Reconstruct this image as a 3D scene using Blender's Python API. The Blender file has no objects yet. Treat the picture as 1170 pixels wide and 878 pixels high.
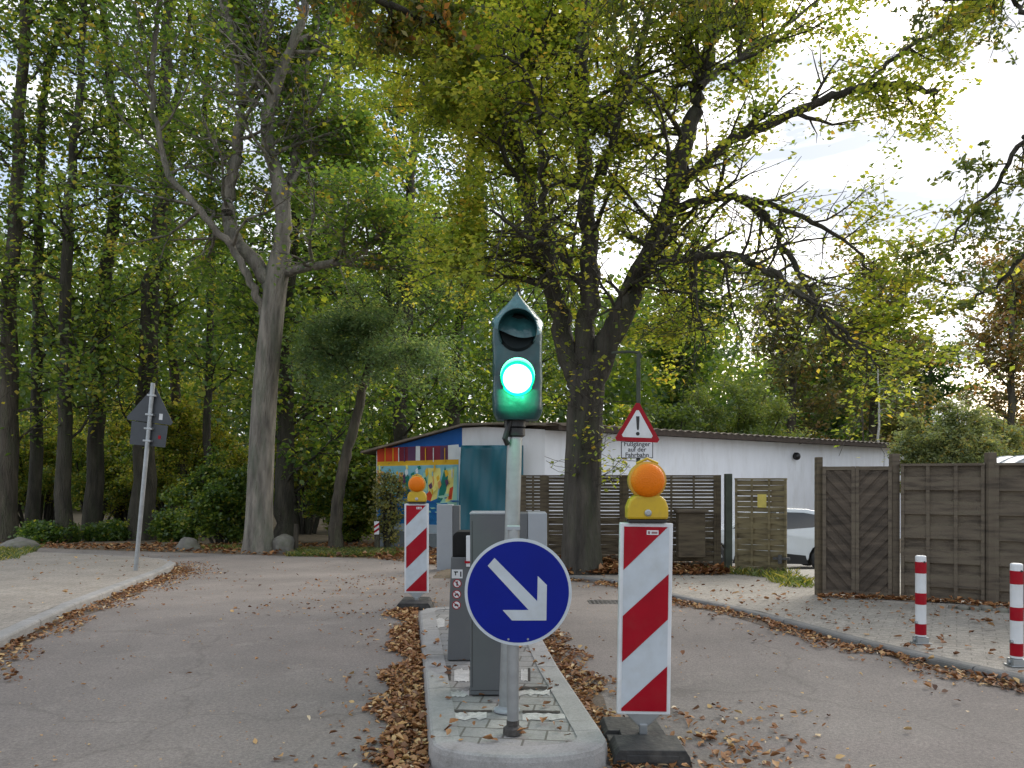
import bpy, bmesh, math, random
import numpy as np
from mathutils import Vector, Matrix
S = bpy.context.scene
R = math.radians
random.seed(7)
RNG = np.random.default_rng(11)

# ------------------------------------------------------------------ camera, world, sun, exposure
EYE = 1.45; F = 880.0; CX = 585.0; HY = 545.0
cam_d = bpy.data.cameras.new('camera'); cam = bpy.data.objects.new('camera', cam_d)
S.collection.objects.link(cam); S.camera = cam
cam.location = (0, 0, EYE); cam.rotation_euler = (R(90), 0, 0)
cam_d.sensor_width = 36; cam_d.lens = F / 1170 * 36
cam_d.shift_y = (HY - 439) / 1170
cam_d.clip_start = 0.05; cam_d.clip_end = 3000
SUN_EL, SUN_AZ = R(30), R(38)          # azimuth from +Y towards +X
wd = bpy.data.worlds.new('World'); S.world = wd; wd.use_nodes = True
nt = wd.node_tree; N = nt.nodes; L_ = nt.links
bg = N['Background']; bg.inputs['Strength'].default_value = 0.15
sky = N.new('ShaderNodeTexSky'); sky.sky_type = 'NISHITA'; sky.sun_disc = False
sky.sun_elevation = SUN_EL; sky.sun_rotation = SUN_AZ; sky.dust_density = 3; sky.air_density = 1
tc = N.new('ShaderNodeTexCoord'); mp = N.new('ShaderNodeMapping'); mp.inputs['Scale'].default_value = (1, 1, 3.2)
nz = N.new('ShaderNodeTexNoise'); nz.inputs['Scale'].default_value = 3.1; nz.inputs['Detail'].default_value = 7; nz.inputs['Roughness'].default_value = .55
rp = N.new('ShaderNodeValToRGB'); rp.color_ramp.elements[0].position = .36; rp.color_ramp.elements[0].color = (.12, .12, .12, 1)
rp.color_ramp.elements[1].position = .52; rp.color_ramp.elements[1].color = (.97, .97, .97, 1)
mx = N.new('ShaderNodeMixRGB'); mx.inputs['Color2'].default_value = (7.9, 8.1, 8.5, 1)
L_.new(tc.outputs['Generated'], mp.inputs['Vector']); L_.new(mp.outputs['Vector'], nz.inputs['Vector'])
L_.new(nz.outputs['Fac'], rp.inputs['Fac']); L_.new(rp.outputs['Color'], mx.inputs['Fac'])
nz2 = N.new('ShaderNodeTexNoise'); nz2.inputs['Scale'].default_value = 4.3; nz2.inputs['Detail'].default_value = 5
rp2 = N.new('ShaderNodeValToRGB'); rp2.color_ramp.elements[0].position = .44; rp2.color_ramp.elements[0].color = (2.5, 2.8, 3.3, 1)
rp2.color_ramp.elements[1].position = .62; rp2.color_ramp.elements[1].color = (7.3, 7.25, 7.15, 1)
mp2 = N.new('ShaderNodeMapping'); mp2.inputs['Scale'].default_value = (1, 1, 4.5); mp2.inputs['Location'].default_value = (3.1, 1.2, .4)
L_.new(tc.outputs['Generated'], mp2.inputs['Vector']); L_.new(mp2.outputs['Vector'], nz2.inputs['Vector']); L_.new(nz2.outputs['Fac'], rp2.inputs['Fac']); L_.new(rp2.outputs['Color'], mx.inputs['Color2'])
L_.new(sky.outputs['Color'], mx.inputs['Color1']); L_.new(mx.outputs['Color'], bg.inputs['Color'])
sd = bpy.data.lights.new('sun', 'SUN'); sun = bpy.data.objects.new('sun', sd); S.collection.objects.link(sun)
sd.energy = 1.5; sd.angle = R(32); sd.color = (1, .93, .82)
dv = Vector((math.sin(SUN_AZ) * math.cos(SUN_EL), math.cos(SUN_AZ) * math.cos(SUN_EL), math.sin(SUN_EL)))
sun.rotation_euler = dv.to_track_quat('Z', 'Y').to_euler()
vs = S.view_settings; vs.view_transform = 'Standard'; vs.look = 'None'; vs.gamma = 1; vs.use_curve_mapping = False
vs.exposure = 0.95
S.render.engine = 'CYCLES'
S.cycles.max_bounces = 6; S.cycles.diffuse_bounces = 4; S.cycles.transmission_bounces = 4; S.cycles.transparent_max_bounces = 6

# ------------------------------------------------------------------ place helpers
def sstep(t): t = max(0., min(1., t)); return t * t * (3 - 2 * t)
def gz(x, y):
    z = -.035 * (max(8., min(30., y)) - 8)
    return z - .43 * sstep((x - 3.2) / 2) * sstep((y - 13.5) / 4)
def W(px, py, Y): return Vector(((px - CX) * Y / F, Y, EYE - (py - HY) * Y / F))
def G(px, py, dz=0.):
    Y = (EYE - dz) * F / (py - HY)
    if Y > 8: Y = F * (EYE - .28 - dz) / (py - HY - .035 * F)
    return Vector(((px - CX) * Y / F, Y, gz((px - CX) * Y / F, Y) + dz))

# ------------------------------------------------------------------ materials
MATS = {}
def lin(c): return tuple(((v / 255) / 12.92 if v <= 10 else (((v / 255) + .055) / 1.055) ** 2.4) for v in c)
def mat(name, col, rough=.6, metal=0., var=.15, scale=8., bump=.0, bscale=40., dirt=None, dirt_amt=.0, coat=0., emit=None, estr=0., dscale=3., stretch=None):
    if name in MATS: return MATS[name]
    m = bpy.data.materials.new(name); m.use_nodes = True; MATS[name] = m
    nt = m.node_tree; n = nt.nodes; l = nt.links; b = n['Principled BSDF']
    tc = n.new('ShaderNodeTexCoord'); vec = tc.outputs['Object']
    if stretch:
        mp = n.new('ShaderNodeMapping'); mp.inputs['Scale'].default_value = stretch; l.new(vec, mp.inputs['Vector']); vec = mp.outputs['Vector']
    nz = n.new('ShaderNodeTexNoise'); nz.inputs['Scale'].default_value = scale; nz.inputs['Detail'].default_value = 6; l.new(vec, nz.inputs['Vector'])
    hi = tuple(min(1, c * (1 + var)) for c in col); lo = tuple(c * (1 - var) for c in col)
    r = n.new('ShaderNodeValToRGB'); r.color_ramp.elements[0].position = .3; r.color_ramp.elements[1].position = .7
    r.color_ramp.elements[0].color = (*lo, 1); r.color_ramp.elements[1].color = (*hi, 1)
    l.new(nz.outputs['Fac'], r.inputs['Fac']); out = r.outputs['Color']
    if dirt:
        n2 = n.new('ShaderNodeTexNoise'); n2.inputs['Scale'].default_value = dscale; n2.inputs['Detail'].default_value = 8; n2.inputs['Roughness'].default_value = .65
        l.new(vec, n2.inputs['Vector'])
        r2 = n.new('ShaderNodeValToRGB'); r2.color_ramp.elements[0].position = .48; r2.color_ramp.elements[1].position = .72
        r2.color_ramp.elements[0].color = (0, 0, 0, 1); r2.color_ramp.elements[1].color = (dirt_amt,) * 3 + (1,)
        l.new(n2.outputs['Fac'], r2.inputs['Fac'])
        mx = n.new('ShaderNodeMixRGB'); mx.inputs['Color2'].default_value = (*dirt, 1)
        l.new(r2.outputs['Color'], mx.inputs['Fac']); l.new(out, mx.inputs['Color1']); out = mx.outputs['Color']
    l.new(out, b.inputs['Base Color'])
    b.inputs['Roughness'].default_value = rough; b.inputs['Metallic'].default_value = metal
    if coat: b.inputs['Coat Weight'].default_value = coat
    if bump:
        n3 = n.new('ShaderNodeTexNoise'); n3.inputs['Scale'].default_value = bscale; n3.inputs['Detail'].default_value = 4; l.new(vec, n3.inputs['Vector'])
        bp = n.new('ShaderNodeBump'); bp.inputs['Strength'].default_value = bump; bp.inputs['Distance'].default_value = .01 if bscale != 22 else .07
        l.new(n3.outputs['Fac'], bp.inputs['Height']); l.new(bp.outputs['Normal'], b.inputs['Normal'])
    if emit:
        b.inputs['Emission Color'].default_value = (*emit, 1); b.inputs['Emission Strength'].default_value = estr
    return m

def leaf_mat(name, stops, trans=.5, tboost=(1.9, 1.8, .9)):
    m = bpy.data.materials.new(name); m.use_nodes = True; MATS[name] = m
    nt = m.node_tree; n = nt.nodes; l = nt.links; n.remove(n['Principled BSDF']); o = n['Material Output']
    at = n.new('ShaderNodeAttribute'); at.attribute_name = 'tint'
    r = n.new('ShaderNodeValToRGB'); cr = r.color_ramp
    cr.elements[0].position = stops[0][0]; cr.elements[0].color = (*stops[0][1], 1)
    cr.elements[1].position = stops[-1][0]; cr.elements[1].color = (*stops[-1][1], 1)
    for p, c in stops[1:-1]: e = cr.elements.new(p); e.color = (*c, 1)
    l.new(at.outputs['Fac'], r.inputs['Fac'])
    d = n.new('ShaderNodeBsdfDiffuse'); t = n.new('ShaderNodeBsdfTranslucent'); g = n.new('ShaderNodeBsdfGlossy'); g.inputs['Roughness'].default_value = .45
    g.inputs['Color'].default_value = (.9, .95, 1, 1)
    mu = n.new('ShaderNodeMixRGB'); mu.blend_type = 'MULTIPLY'; mu.inputs['Fac'].default_value = 1; mu.inputs['Color2'].default_value = (*tboost, 1)
    l.new(r.outputs['Color'], d.inputs['Color']); l.new(r.outputs['Color'], mu.inputs['Color1']); l.new(mu.outputs['Color'], t.inputs['Color'])
    a = n.new('ShaderNodeMixShader'); a.inputs['Fac'].default_value = trans
    l.new(d.outputs[0], a.inputs[1]); l.new(t.outputs[0], a.inputs[2])
    b = n.new('ShaderNodeMixShader'); b.inputs['Fac'].default_value = .04
    l.new(a.outputs[0], b.inputs[1]); l.new(g.outputs[0], b.inputs[2]); l.new(b.outputs[0], o.inputs['Surface'])
    return m

def ground_mat(name, a, b_, c=None, s1=1.2, s2=45., speck=.35, bump=.5, bscale=120., brick=None, rough=.9, patch=.6):
    """two-tone ground: large soft patches a/b, fine speckle, optional paving joints"""
    m = bpy.data.materials.new(name); m.use_nodes = True; MATS[name] = m
    nt = m.node_tree; n = nt.nodes; l = nt.links; p = n['Principled BSDF']; p.inputs['Roughness'].default_value = rough
    tc = n.new('ShaderNodeTexCoord'); vec = tc.outputs['Object']
    def noise(s, d=6, rg=.6):
        x = n.new('ShaderNodeTexNoise'); x.inputs['Scale'].default_value = s; x.inputs['Detail'].default_value = d; x.inputs['Roughness'].default_value = rg
        l.new(vec, x.inputs['Vector']); return x.outputs['Fac']
    def ramp(f, p0, p1, c0, c1):
        r = n.new('ShaderNodeValToRGB'); r.color_ramp.elements[0].position = p0; r.color_ramp.elements[1].position = p1
        r.color_ramp.elements[0].color = (*c0, 1); r.color_ramp.elements[1].color = (*c1, 1); l.new(f, r.inputs['Fac']); return r.outputs['Color']
    def mixc(f, x, y, mode='MIX'):
        q = n.new('ShaderNodeMixRGB'); q.blend_type = mode
        if isinstance(f, float): q.inputs['Fac'].default_value = f
        else: l.new(f, q.inputs['Fac'])
        for s, v in (('Color1', x), ('Color2', y)):
            if isinstance(v, tuple): q.inputs[s].default_value = (*v, 1)
            else: l.new(v, q.inputs[s])
        return q.outputs['Color']
    col = ramp(noise(s1), .35, .65, a, b_)
    if c: col = mixc(ramp(noise(s1 * 3.3, 8, .7), .55, .7, (0, 0, 0), (patch,) * 3), col, c)
    sp = ramp(noise(s2, 3, .8), .3, .7, (1 - speck,) * 3, (1 + speck,) * 3); col = mixc(1., col, sp, 'MULTIPLY')
    sp2 = ramp(noise(s2 * 5, 2, .8), .35, .65, (1 - speck * .8,) * 3, (1 + speck * .8,) * 3); col = mixc(1., col, sp2, 'MULTIPLY')
    h = noise(bscale, 4, .7)
    if brick:
        w, hh, rot, mort = brick
        mp = n.new('ShaderNodeMapping'); mp.inputs['Rotation'].default_value = (0, 0, rot); l.new(vec, mp.inputs['Vector'])
        bt = n.new('ShaderNodeTexBrick'); bt.inputs['Scale'].default_value = 1; bt.inputs['Brick Width'].default_value = w; bt.inputs['Row Height'].default_value = hh
        bt.inputs['Mortar Size'].default_value = mort; bt.inputs['Mortar Smooth'].default_value = .3
        bt.inputs['Color1'].default_value = (.88, .88, .88, 1); bt.inputs['Color2'].default_value = (1.12, 1.1, 1.06, 1); bt.inputs['Mortar'].default_value = (.38, .35, .3, 1)
        l.new(mp.outputs['Vector'], bt.inputs['Vector']); col = mixc(.9 if name == 'island_pavers' else .5, col, bt.outputs['Color'], 'MULTIPLY')
    if name == 'asphalt':
        nv = n.new('ShaderNodeTexNoise'); nv.inputs['Scale'].default_value = 2.2; nv.inputs['Detail'].default_value = 6; l.new(vec, nv.inputs['Vector'])
        ad = n.new('ShaderNodeMixRGB'); ad.blend_type = 'ADD'; ad.inputs['Fac'].default_value = .55; l.new(vec, ad.inputs['Color1']); l.new(nv.outputs['Color'], ad.inputs['Color2'])
        vo = n.new('ShaderNodeTexVoronoi'); vo.feature = 'DISTANCE_TO_EDGE'; vo.inputs['Scale'].default_value = .33; l.new(ad.outputs['Color'], vo.inputs['Vector'])
        col = mixc(.32, col, ramp(vo.outputs['Distance'], .0015, .006, (.45, .43, .4), (1, 1, 1)), 'MULTIPLY')
        col = mixc(1., col, ramp(noise(.9, 3, .5), .3, .7, (.88, .88, .88), (1.1, 1.09, 1.08)), 'MULTIPLY')
    l.new(col, p.inputs['Base Color'])
    bp = n.new('ShaderNodeBump'); bp.inputs['Strength'].default_value = bump; bp.inputs['Distance'].default_value = .006
    l.new(h, bp.inputs['Height']); l.new(bp.outputs['Normal'], p.inputs['Normal'])
    return m

ISL_ROT = math.atan2(.50, 3.9)
M_asphalt = ground_mat('asphalt', (.185, .162, .148), (.228, .202, .184), (.27, .242, .218), s1=.7, s2=55, speck=.30, bump=.9, bscale=130, patch=.7)
M_soil = ground_mat('soil', (.10, .075, .05), (.16, .12, .075), (.07, .08, .03), s1=1.5, s2=22, speck=.4, bump=.9, bscale=30)
M_pave_l = ground_mat('left_paving', (.25, .225, .195), (.31, .28, .245), (.19, .165, .13), s1=1., s2=26, speck=.3, bump=.7, bscale=90, brick=(.2, .1, R(-12), .006), patch=.7)
M_pave_r = ground_mat('right_paving', (.26, .24, .21), (.33, .305, .27), (.20, .175, .145), s1=1., s2=26, speck=.3, bump=.6, bscale=90, brick=(.2, .1, R(30), .006), patch=.7)
M_yard = ground_mat('yard_gravel', (.30, .28, .25), (.38, .36, .32), (.22, .2, .15), s1=.8, s2=20, speck=.25)
M_paver = ground_mat('island_pavers', (.215, .21, .205), (.28, .275, .265), (.16, .15, .135), s1=3, s2=60, speck=.18, bump=.4, brick=(.22, .15, ISL_ROT, .007), patch=.6)
M_kerb = ground_mat('kerb_concrete', (.25, .245, .235), (.33, .32, .31), (.17, .16, .145), s1=3.5, s2=70, speck=.15, bump=.5, patch=.6)
M_kerb_r = ground_mat('kerb_dark', (.15, .148, .14), (.21, .205, .20), (.12, .11, .10), s1=3.5, s2=70, speck=.15, bump=.5)
M_mortar = ground_mat('pale_mortar', (.38, .37, .35), (.52, .51, .49), (.26, .24, .22), s1=7, s2=40, speck=.2, bump=.6)

m_galv = mat('galvanised', (.36, .38, .39), .42, .75, .12, 14, dirt=(.2, .2, .18), dirt_amt=.4)
for m__, v__ in ((m_blue, .2), (m_red, .2)) if False else (): pass
m_alu = mat('alu_back', (.055, .062, .07), .5, .2, .1)
m_whitep = mat('white_sheeting', (.62, .64, .66), .35, 0, .07, 5, dirt=(.35, .33, .28), dirt_amt=.35, dscale=6)
m_greyface = mat('reflective_grey', (.46, .51, .55), .35, 0, .07, 12, dirt=(.33, .33, .3), dirt_amt=.3, dscale=9)
m_red = mat('red_sheeting', (.30, .004, .014), .33, 0, .1, 8, dirt=(.25, .03, .03), dirt_amt=.4, dscale=9)
m_blue = mat('blue_sheeting', (.0015, .010, .20), .4, 0, .08, 5)
for m__ in (m_blue, m_red): m__.node_tree.nodes['Principled BSDF'].inputs['Specular IOR Level'].default_value = .18
m_black = mat('black_rubber', (.028, .028, .028), .75, 0, .3, 20, bump=.4, dirt=(.12, .11, .095), dirt_amt=.6, dscale=8)
m_blk = mat('black_plastic', (.012, .012, .013), .4)
m_void = mat('matt_black', (.004, .004, .004), .9)
m_dkgrey = mat('cabinet_grey', (.10, .107, .113), .5, .1, .06, 3, dirt=(.13, .135, .13), dirt_amt=.5, dscale=2.5)
m_ltgrey = mat('cabinet_light', (.30, .325, .35), .45, .05, .05, 3, dirt=(.2, .2, .19), dirt_amt=.3)
m_yellow = mat('lamp_yellow', (.50, .33, .008), .42, 0, .08, 8, dirt=(.3, .2, .04), dirt_amt=.5, dscale=14)
m_wood = mat('weathered_wood', (.120, .095, .068), .85, 0, .5, 3, bump=.6, bscale=30, dirt=(.055, .06, .035), dirt_amt=.55, stretch=(1, 1, 7))
m_woodg = mat('mossy_wood', (.105, .082, .052), .85, 0, .5, 3, bump=.6, bscale=30, dirt=(.075, .072, .034), dirt_amt=.55, stretch=(1, 1, 7))
m_post = mat('green_post', (.05, .06, .045), .8, 0, .3, 6, dirt=(.06, .08, .05), dirt_amt=.5)
m_wall = mat('white_render', (.82, .84, .88), .9, 0, .04, 3, bump=.2, dirt=(.6, .6, .6), dirt_amt=.5, dscale=2.6, stretch=(1, 1, .3))
m_roof = mat('roof_sheet', (.20, .165, .13), .8, 0, .3, 4, dirt=(.09, .1, .05), dirt_amt=.6)
m_rafter = mat('rafter_wood', (.05, .035, .025), .85, 0, .3)
m_brown = mat('brown_door', (.07, .03, .025), .6)
m_car = mat('car_white', (.62, .66, .68), .18, 0, .02, coat=.8)
m_glass = mat('dark_glass', (.015, .018, .02), .08, 0, .05, coat=.5)
m_stone = mat('boulder', (.17, .16, .14), .9, 0, .35, 5, bump=.8, bscale=14, dirt=(.07, .09, .04), dirt_amt=.7)

def bark(name, a, b_, green, gamt, scale=5.):
    return mat(name, a, .9, 0, .55, scale, bump=1., bscale=22, dirt=green, dirt_amt=gamt, dscale=3.5, stretch=(1.3, 1.3, .25))
bk_beech = bark('beech_bark', (.20, .18, .15), None, (.11, .135, .09), .7)
bk_lime = bark('lime_bark', (.062, .055, .044), None, (.045, .06, .025), .6)
bk_dark = bark('dark_bark', (.048, .042, .030), None, (.03, .045, .015), .6)
bk_mid = bark('forest_bark', (.075, .062, .045), None, (.05, .065, .028), .7)
bk_birch = mat('birch_bark', (.45, .44, .40), .8, 0, .3, 12)

lf_lime = leaf_mat('lime_leaves', [(0, (.065, .115, .018)), (.35, (.14, .21, .03)), (.65, (.28, .32, .05)), (.9, (.46, .44, .08)), (1, (.44, .30, .06))], .55)
lf_beech = leaf_mat('beech_leaves', [(0, (.05, .10, .03)), (.5, (.11, .19, .045)), (.85, (.25, .30, .05)), (1, (.38, .28, .06))], .5)
lf_wood = leaf_mat('wood_leaves', [(0, (.04, .09, .022)), (.5, (.11, .18, .035)), (.82, (.26, .30, .045)), (1, (.42, .36, .07))], .55)
lf_fir = leaf_mat('fir_needles', [(0, (.06, .12, .06)), (.6, (.14, .22, .11)), (1, (.25, .30, .14))], .5)
lf_oak = leaf_mat('oak_leaves', [(0, (.045, .075, .018)), (.5, (.10, .13, .025)), (.75, (.20, .17, .03)), (1, (.36, .15, .03))], .5)
lf_brown = leaf_mat('rusty_leaves', [(0, (.075, .10, .035)), (.5, (.17, .16, .06)), (1, (.33, .18, .07))], .45)
lf_willow = leaf_mat('willow_leaves', [(0, (.07, .11, .03)), (.6, (.14, .20, .05)), (1, (.27, .26, .08))], .5)
lf_grey = leaf_mat('grey_green_leaves', [(0, (.11, .15, .07)), (.6, (.21, .25, .12)), (.9, (.32, .32, .13)), (1, (.35, .24, .06))], .5)
lf_pale = leaf_mat('pale_leaves', [(0, (.12, .15, .06)), (.6, (.24, .25, .10)), (1, (.40, .33, .10))], .5)
lf_fall = leaf_mat('fallen_leaves_colour', [(0, (.08, .035, .016)), (.3, (.23, .095, .035)), (.6, (.40, .20, .08)), (.82, (.55, .37, .16)), (1, (.70, .58, .42))], .12, (1, 1, 1))
lf_grass = leaf_mat('grass_blades', [(0, (.05, .09, .02)), (.6, (.12, .16, .03)), (1, (.34, .28, .07))], .4)

# ------------------------------------------------------------------ object helpers
COL = S.collection
def thing(name, label, cat, loc=(0, 0, 0), group=None):
    o = bpy.data.objects.new(name, None); COL.objects.link(o); o.location = loc; o.empty_display_size = .2
    o['label'] = label; o['category'] = cat
    if group: o['group'] = group
    return o
def tag(o, label, cat, group=None):
    o['label'] = label; o['category'] = cat
    if group: o['group'] = group
    return o
def kind(o, k): o['kind'] = k; return o
def origin(p):
    while p.parent: p = p.parent
    return Vector(p.location)

class MB:
    """collects shapes in world coordinates (or local, with local=True at build)"""
    def __init__(s): s.v = []; s.f = []; s.m = []
    def add(s, vs, fs, mi=0):
        o = len(s.v); s.v += [Vector(v) for v in vs]; s.f += [tuple(i + o for i in f) for f in fs]; s.m += [mi] * len(fs); return s
    def box(s, x0, x1, y0, y1, z0, z1, mi=0):
        return s.add([(x0, y0, z0), (x1, y0, z0), (x1, y1, z0), (x0, y1, z0), (x0, y0, z1), (x1, y0, z1), (x1, y1, z1), (x0, y1, z1)],
                     [(0, 3, 2, 1), (4, 5, 6, 7), (0, 1, 5, 4), (1, 2, 6, 5), (2, 3, 7, 6), (3, 0, 4, 7)], mi)
    def obox(s, a, u, n, l, w0, w1, z0, z1, mi=0):
        """box: from a along unit u by length l (l may be (l0,l1)), thickness w0..w1 along n"""
        l0, l1 = l if isinstance(l, tuple) else (0, l)
        a = Vector((a[0], a[1], 0)); vs = []
        for z in (z0, z1):
            for (i, j) in ((l0, w0), (l1, w0), (l1, w1), (l0, w1)): p = a + u * i + n * j; vs.append((p.x, p.y, z))
        return s.add(vs, [(0, 3, 2, 1), (4, 5, 6, 7), (0, 1, 5, 4), (1, 2, 6, 5), (2, 3, 7, 6), (3, 0, 4, 7)], mi)
    def prism(s, poly, y0, y1, mi=0):
        """poly of (x,z), extruded from y0 to y1"""
        n = len(poly); vs = [(p[0], y0, p[1]) for p in poly] + [(p[0], y1, p[1]) for p in poly]
        return s.add(vs, [tuple(range(n)), tuple(range(2 * n - 1, n - 1, -1))] + [(i, i + n, (i + 1) % n + n, (i + 1) % n) for i in range(n)], mi)
    def tube(s, pts, rad, n=10, cap=True, mi=0):
        pts = [Vector(p) for p in pts]; k = len(pts); rad = rad if hasattr(rad, '__len__') else [rad] * k
        vs = []; t = (pts[1] - pts[0]).normalized(); a = t.orthogonal().normalized()
        for i, p in enumerate(pts):
            t = (pts[min(i + 1, k - 1)] - pts[max(i - 1, 0)]).normalized(); a = (a - t * a.dot(t)).normalized(); b = t.cross(a)
            for j in range(n): th = 2 * math.pi * j / n; vs.append(p + (a * math.cos(th) + b * math.sin(th)) * rad[i])
        fs = [(i * n + j, i * n + (j + 1) % n, (i + 1) * n + (j + 1) % n, (i + 1) * n + j) for i in range(k - 1) for j in range(n)]
        if cap: fs += [tuple(range(n - 1, -1, -1)), tuple(range((k - 1) * n, k * n))]
        return s.add(vs, fs, mi)
    def lathe(s, prof, c, axis='y', n=32, mi=0):
        """prof list of (r, h) with h along -Y (towards camera) for axis y or +Z for axis z"""
        vs = []
        for r, h in prof:
            for j in range(n):
                th = 2 * math.pi * j / n
                vs.append((c[0] + r * math.cos(th), c[1] - h, c[2] + r * math.sin(th)) if axis == 'y' else (c[0] + r * math.cos(th), c[1] + r * math.sin(th), c[2] + h))
        k = len(prof); fs = [(i * n + j, i * n + (j + 1) % n, (i + 1) * n + (j + 1) % n, (i + 1) * n + j) for i in range(k - 1) for j in range(n)]
        fs += [tuple(range(n)), tuple(range((k - 1) * n, k * n))]
        return s.add(vs, fs, mi)
    def build(s, name, mats, parent=None, local=False, bev=0, smooth=False, seg=2):
        off = Vector((0, 0, 0)) if (local or parent is None) else origin(parent)
        me = bpy.data.meshes.new(name); me.from_pydata([v - off for v in s.v], [], s.f)
        for m in (mats if isinstance(mats, (list, tuple)) else [mats]): me.materials.append(m)
        me.polygons.foreach_set('material_index', s.m)
        bm = bmesh.new(); bm.from_mesh(me); bmesh.ops.recalc_face_normals(bm, faces=bm.faces); bm.to_mesh(me); bm.free()
        if smooth: me.shade_smooth()
        o = bpy.data.objects.new(name, me); COL.objects.link(o)
        if parent: o.parent = parent
        if bev: b = o.modifiers.new('bevel', 'BEVEL'); b.width = bev; b.segments = seg; b.limit_method = 'ANGLE'; b.angle_limit = R(40)
        if smooth and bev == 0:
            try: me.set_sharp_from_angle(angle=R(40))
            except Exception: pass
        return o

def quads(name, V, Fq, m, parent=None, tint=None, smooth=False):
    off = np.array(origin(parent)) if parent else np.zeros(3)
    me = bpy.data.meshes.new(name); nv = len(V); nf = len(Fq)
    me.vertices.add(nv); me.vertices.foreach_set('co', (V - off).astype(np.float32).ravel())
    me.loops.add(nf * 4); me.loops.foreach_set('vertex_index', Fq.astype(np.int32).ravel())
    me.polygons.add(nf); me.polygons.foreach_set('loop_start', np.arange(0, nf * 4, 4, dtype=np.int32)); me.polygons.foreach_set('loop_total', np.full(nf, 4, dtype=np.int32))
    me.update(calc_edges=True); me.materials.append(m)
    if tint is not None:
        a = me.attributes.new('tint', 'FLOAT', 'FACE'); a.data.foreach_set('value', tint.astype(np.float32))
    if smooth: me.shade_smooth()
    o = bpy.data.objects.new(name, me); COL.objects.link(o)
    if parent: o.parent = parent
    return o

def sheet(name, poly, dz, m, cuts_y=(8, 30), cuts_x=(), k='structure'):
    """ground sheet from a plan polygon, draped on the terrain"""
    bm = bmesh.new(); f = bm.faces.new([bm.verts.new((p[0], p[1], 0)) for p in poly])
    for c in cuts_y: bmesh.ops.bisect_plane(bm, geom=bm.verts[:] + bm.edges[:] + bm.faces[:], plane_co=(0, c, 0), plane_no=(0, 1, 0))
    for c in cuts_x: bmesh.ops.bisect_plane(bm, geom=bm.verts[:] + bm.edges[:] + bm.faces[:], plane_co=(c, 0, 0), plane_no=(1, 0, 0))
    bmesh.ops.triangulate(bm, faces=bm.faces[:])
    for v in bm.verts: v.co.z = gz(v.co.x, v.co.y) + dz
    bmesh.ops.recalc_face_normals(bm, faces=bm.faces)
    for f in bm.faces:
        if f.normal.z < 0: f.normal_flip()
    me = bpy.data.meshes.new(name); bm.to_mesh(me); bm.free(); me.materials.append(m)
    o = bpy.data.objects.new(name, me); COL.objects.link(o); o['kind'] = k; return o

def resample(pts, step):
    out = [Vector(pts[0][:2])]; acc = 0
    P = [Vector(p[:2]) for p in pts]; res = [P[0]]; d = 0; nxt = step
    for a, b in zip(P[:-1], P[1:]):
        L = (b - a).length; 
        while nxt <= d + L + 1e-9: res.append(a.lerp(b, (nxt - d) / L)); nxt += step
        d += L
    if (res[-1] - P[-1]).length > step * .3: res.append(P[-1])
    return res
def catmull(P, k=5):
    P = [Vector(p) for p in P]; Q = [P[0] * 2 - P[1]] + P + [P[-1] * 2 - P[-2]]; out = []
    for i in range(1, len(Q) - 2):
        a, b, c, d = Q[i - 1:i + 3]
        for j in range(k):
            t = j / k; out.append(.5 * ((2 * b) + (c - a) * t + (2 * a - 5 * b + 4 * c - d) * t * t + (3 * b - a - 3 * c + d) * t ** 3))
    out.append(P[-1]); return out

def kerb(name, line, w, h, m, side=1, stone=1.0, below=.15, sub=4):
    """row of kerb stones along a plan line; side=+1 puts the body to the left of the direction of travel"""
    mb = MB(); pts = resample(line, stone)
    for a, b in zip(pts[:-1], pts[1:]):
        u = (b - a); l = u.length
        if l < .05: continue
        u.normalize(); n = Vector((-u.y, u.x)) * side
        e = 0.005; a2 = a + u * e; b2 = b - u * e; r = .022
        prof = [(0, -below), (0, h - r), (r * .35, h - r * .35), (r, h), (w, h), (w, -below)]
        vs = []
        for p in (a2, b2):
            g = gz(p.x, p.y)
            for (q, z) in prof: w_ = p + n * q; vs.append((w_.x, w_.y, g + z))
        k = len(prof)
        mb.add(vs, [tuple(range(k)), tuple(range(2 * k - 1, k - 1, -1))] + [(i, i + k, (i + 1) % k + k, (i + 1) % k) for i in range(k)])
    o = mb.build(name, m); o['kind'] = 'structure'; return o

# ================================================================== GROUND
xs = np.array([-900, -300, -120, -60, -40] + list(np.arange(-30, 3, 3)) + list(np.arange(3, 6, .4)) + list(np.arange(6, 30, 3)) + [40, 60, 120, 300, 900.])
ys = np.array([-300, -60, -20, 0, 8] + list(np.arange(9, 13.5, 1.5)) + list(np.arange(13.5, 18, .5)) + list(np.arange(18, 30, 3)) + [30, 40, 60, 120, 300, 1200.])
XX, YY = np.meshgrid(xs, ys); ZZ = np.vectorize(gz)(XX, YY) - .012
idx = np.arange(XX.size).reshape(XX.shape)
Fg = np.stack([idx[:-1, :-1], idx[:-1, 1:], idx[1:, 1:], idx[1:, :-1]], -1).reshape(-1, 4)
kind(quads('ground', np.stack([XX, YY, ZZ], -1).reshape(-1, 3), Fg, M_soil), 'structure')

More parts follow.
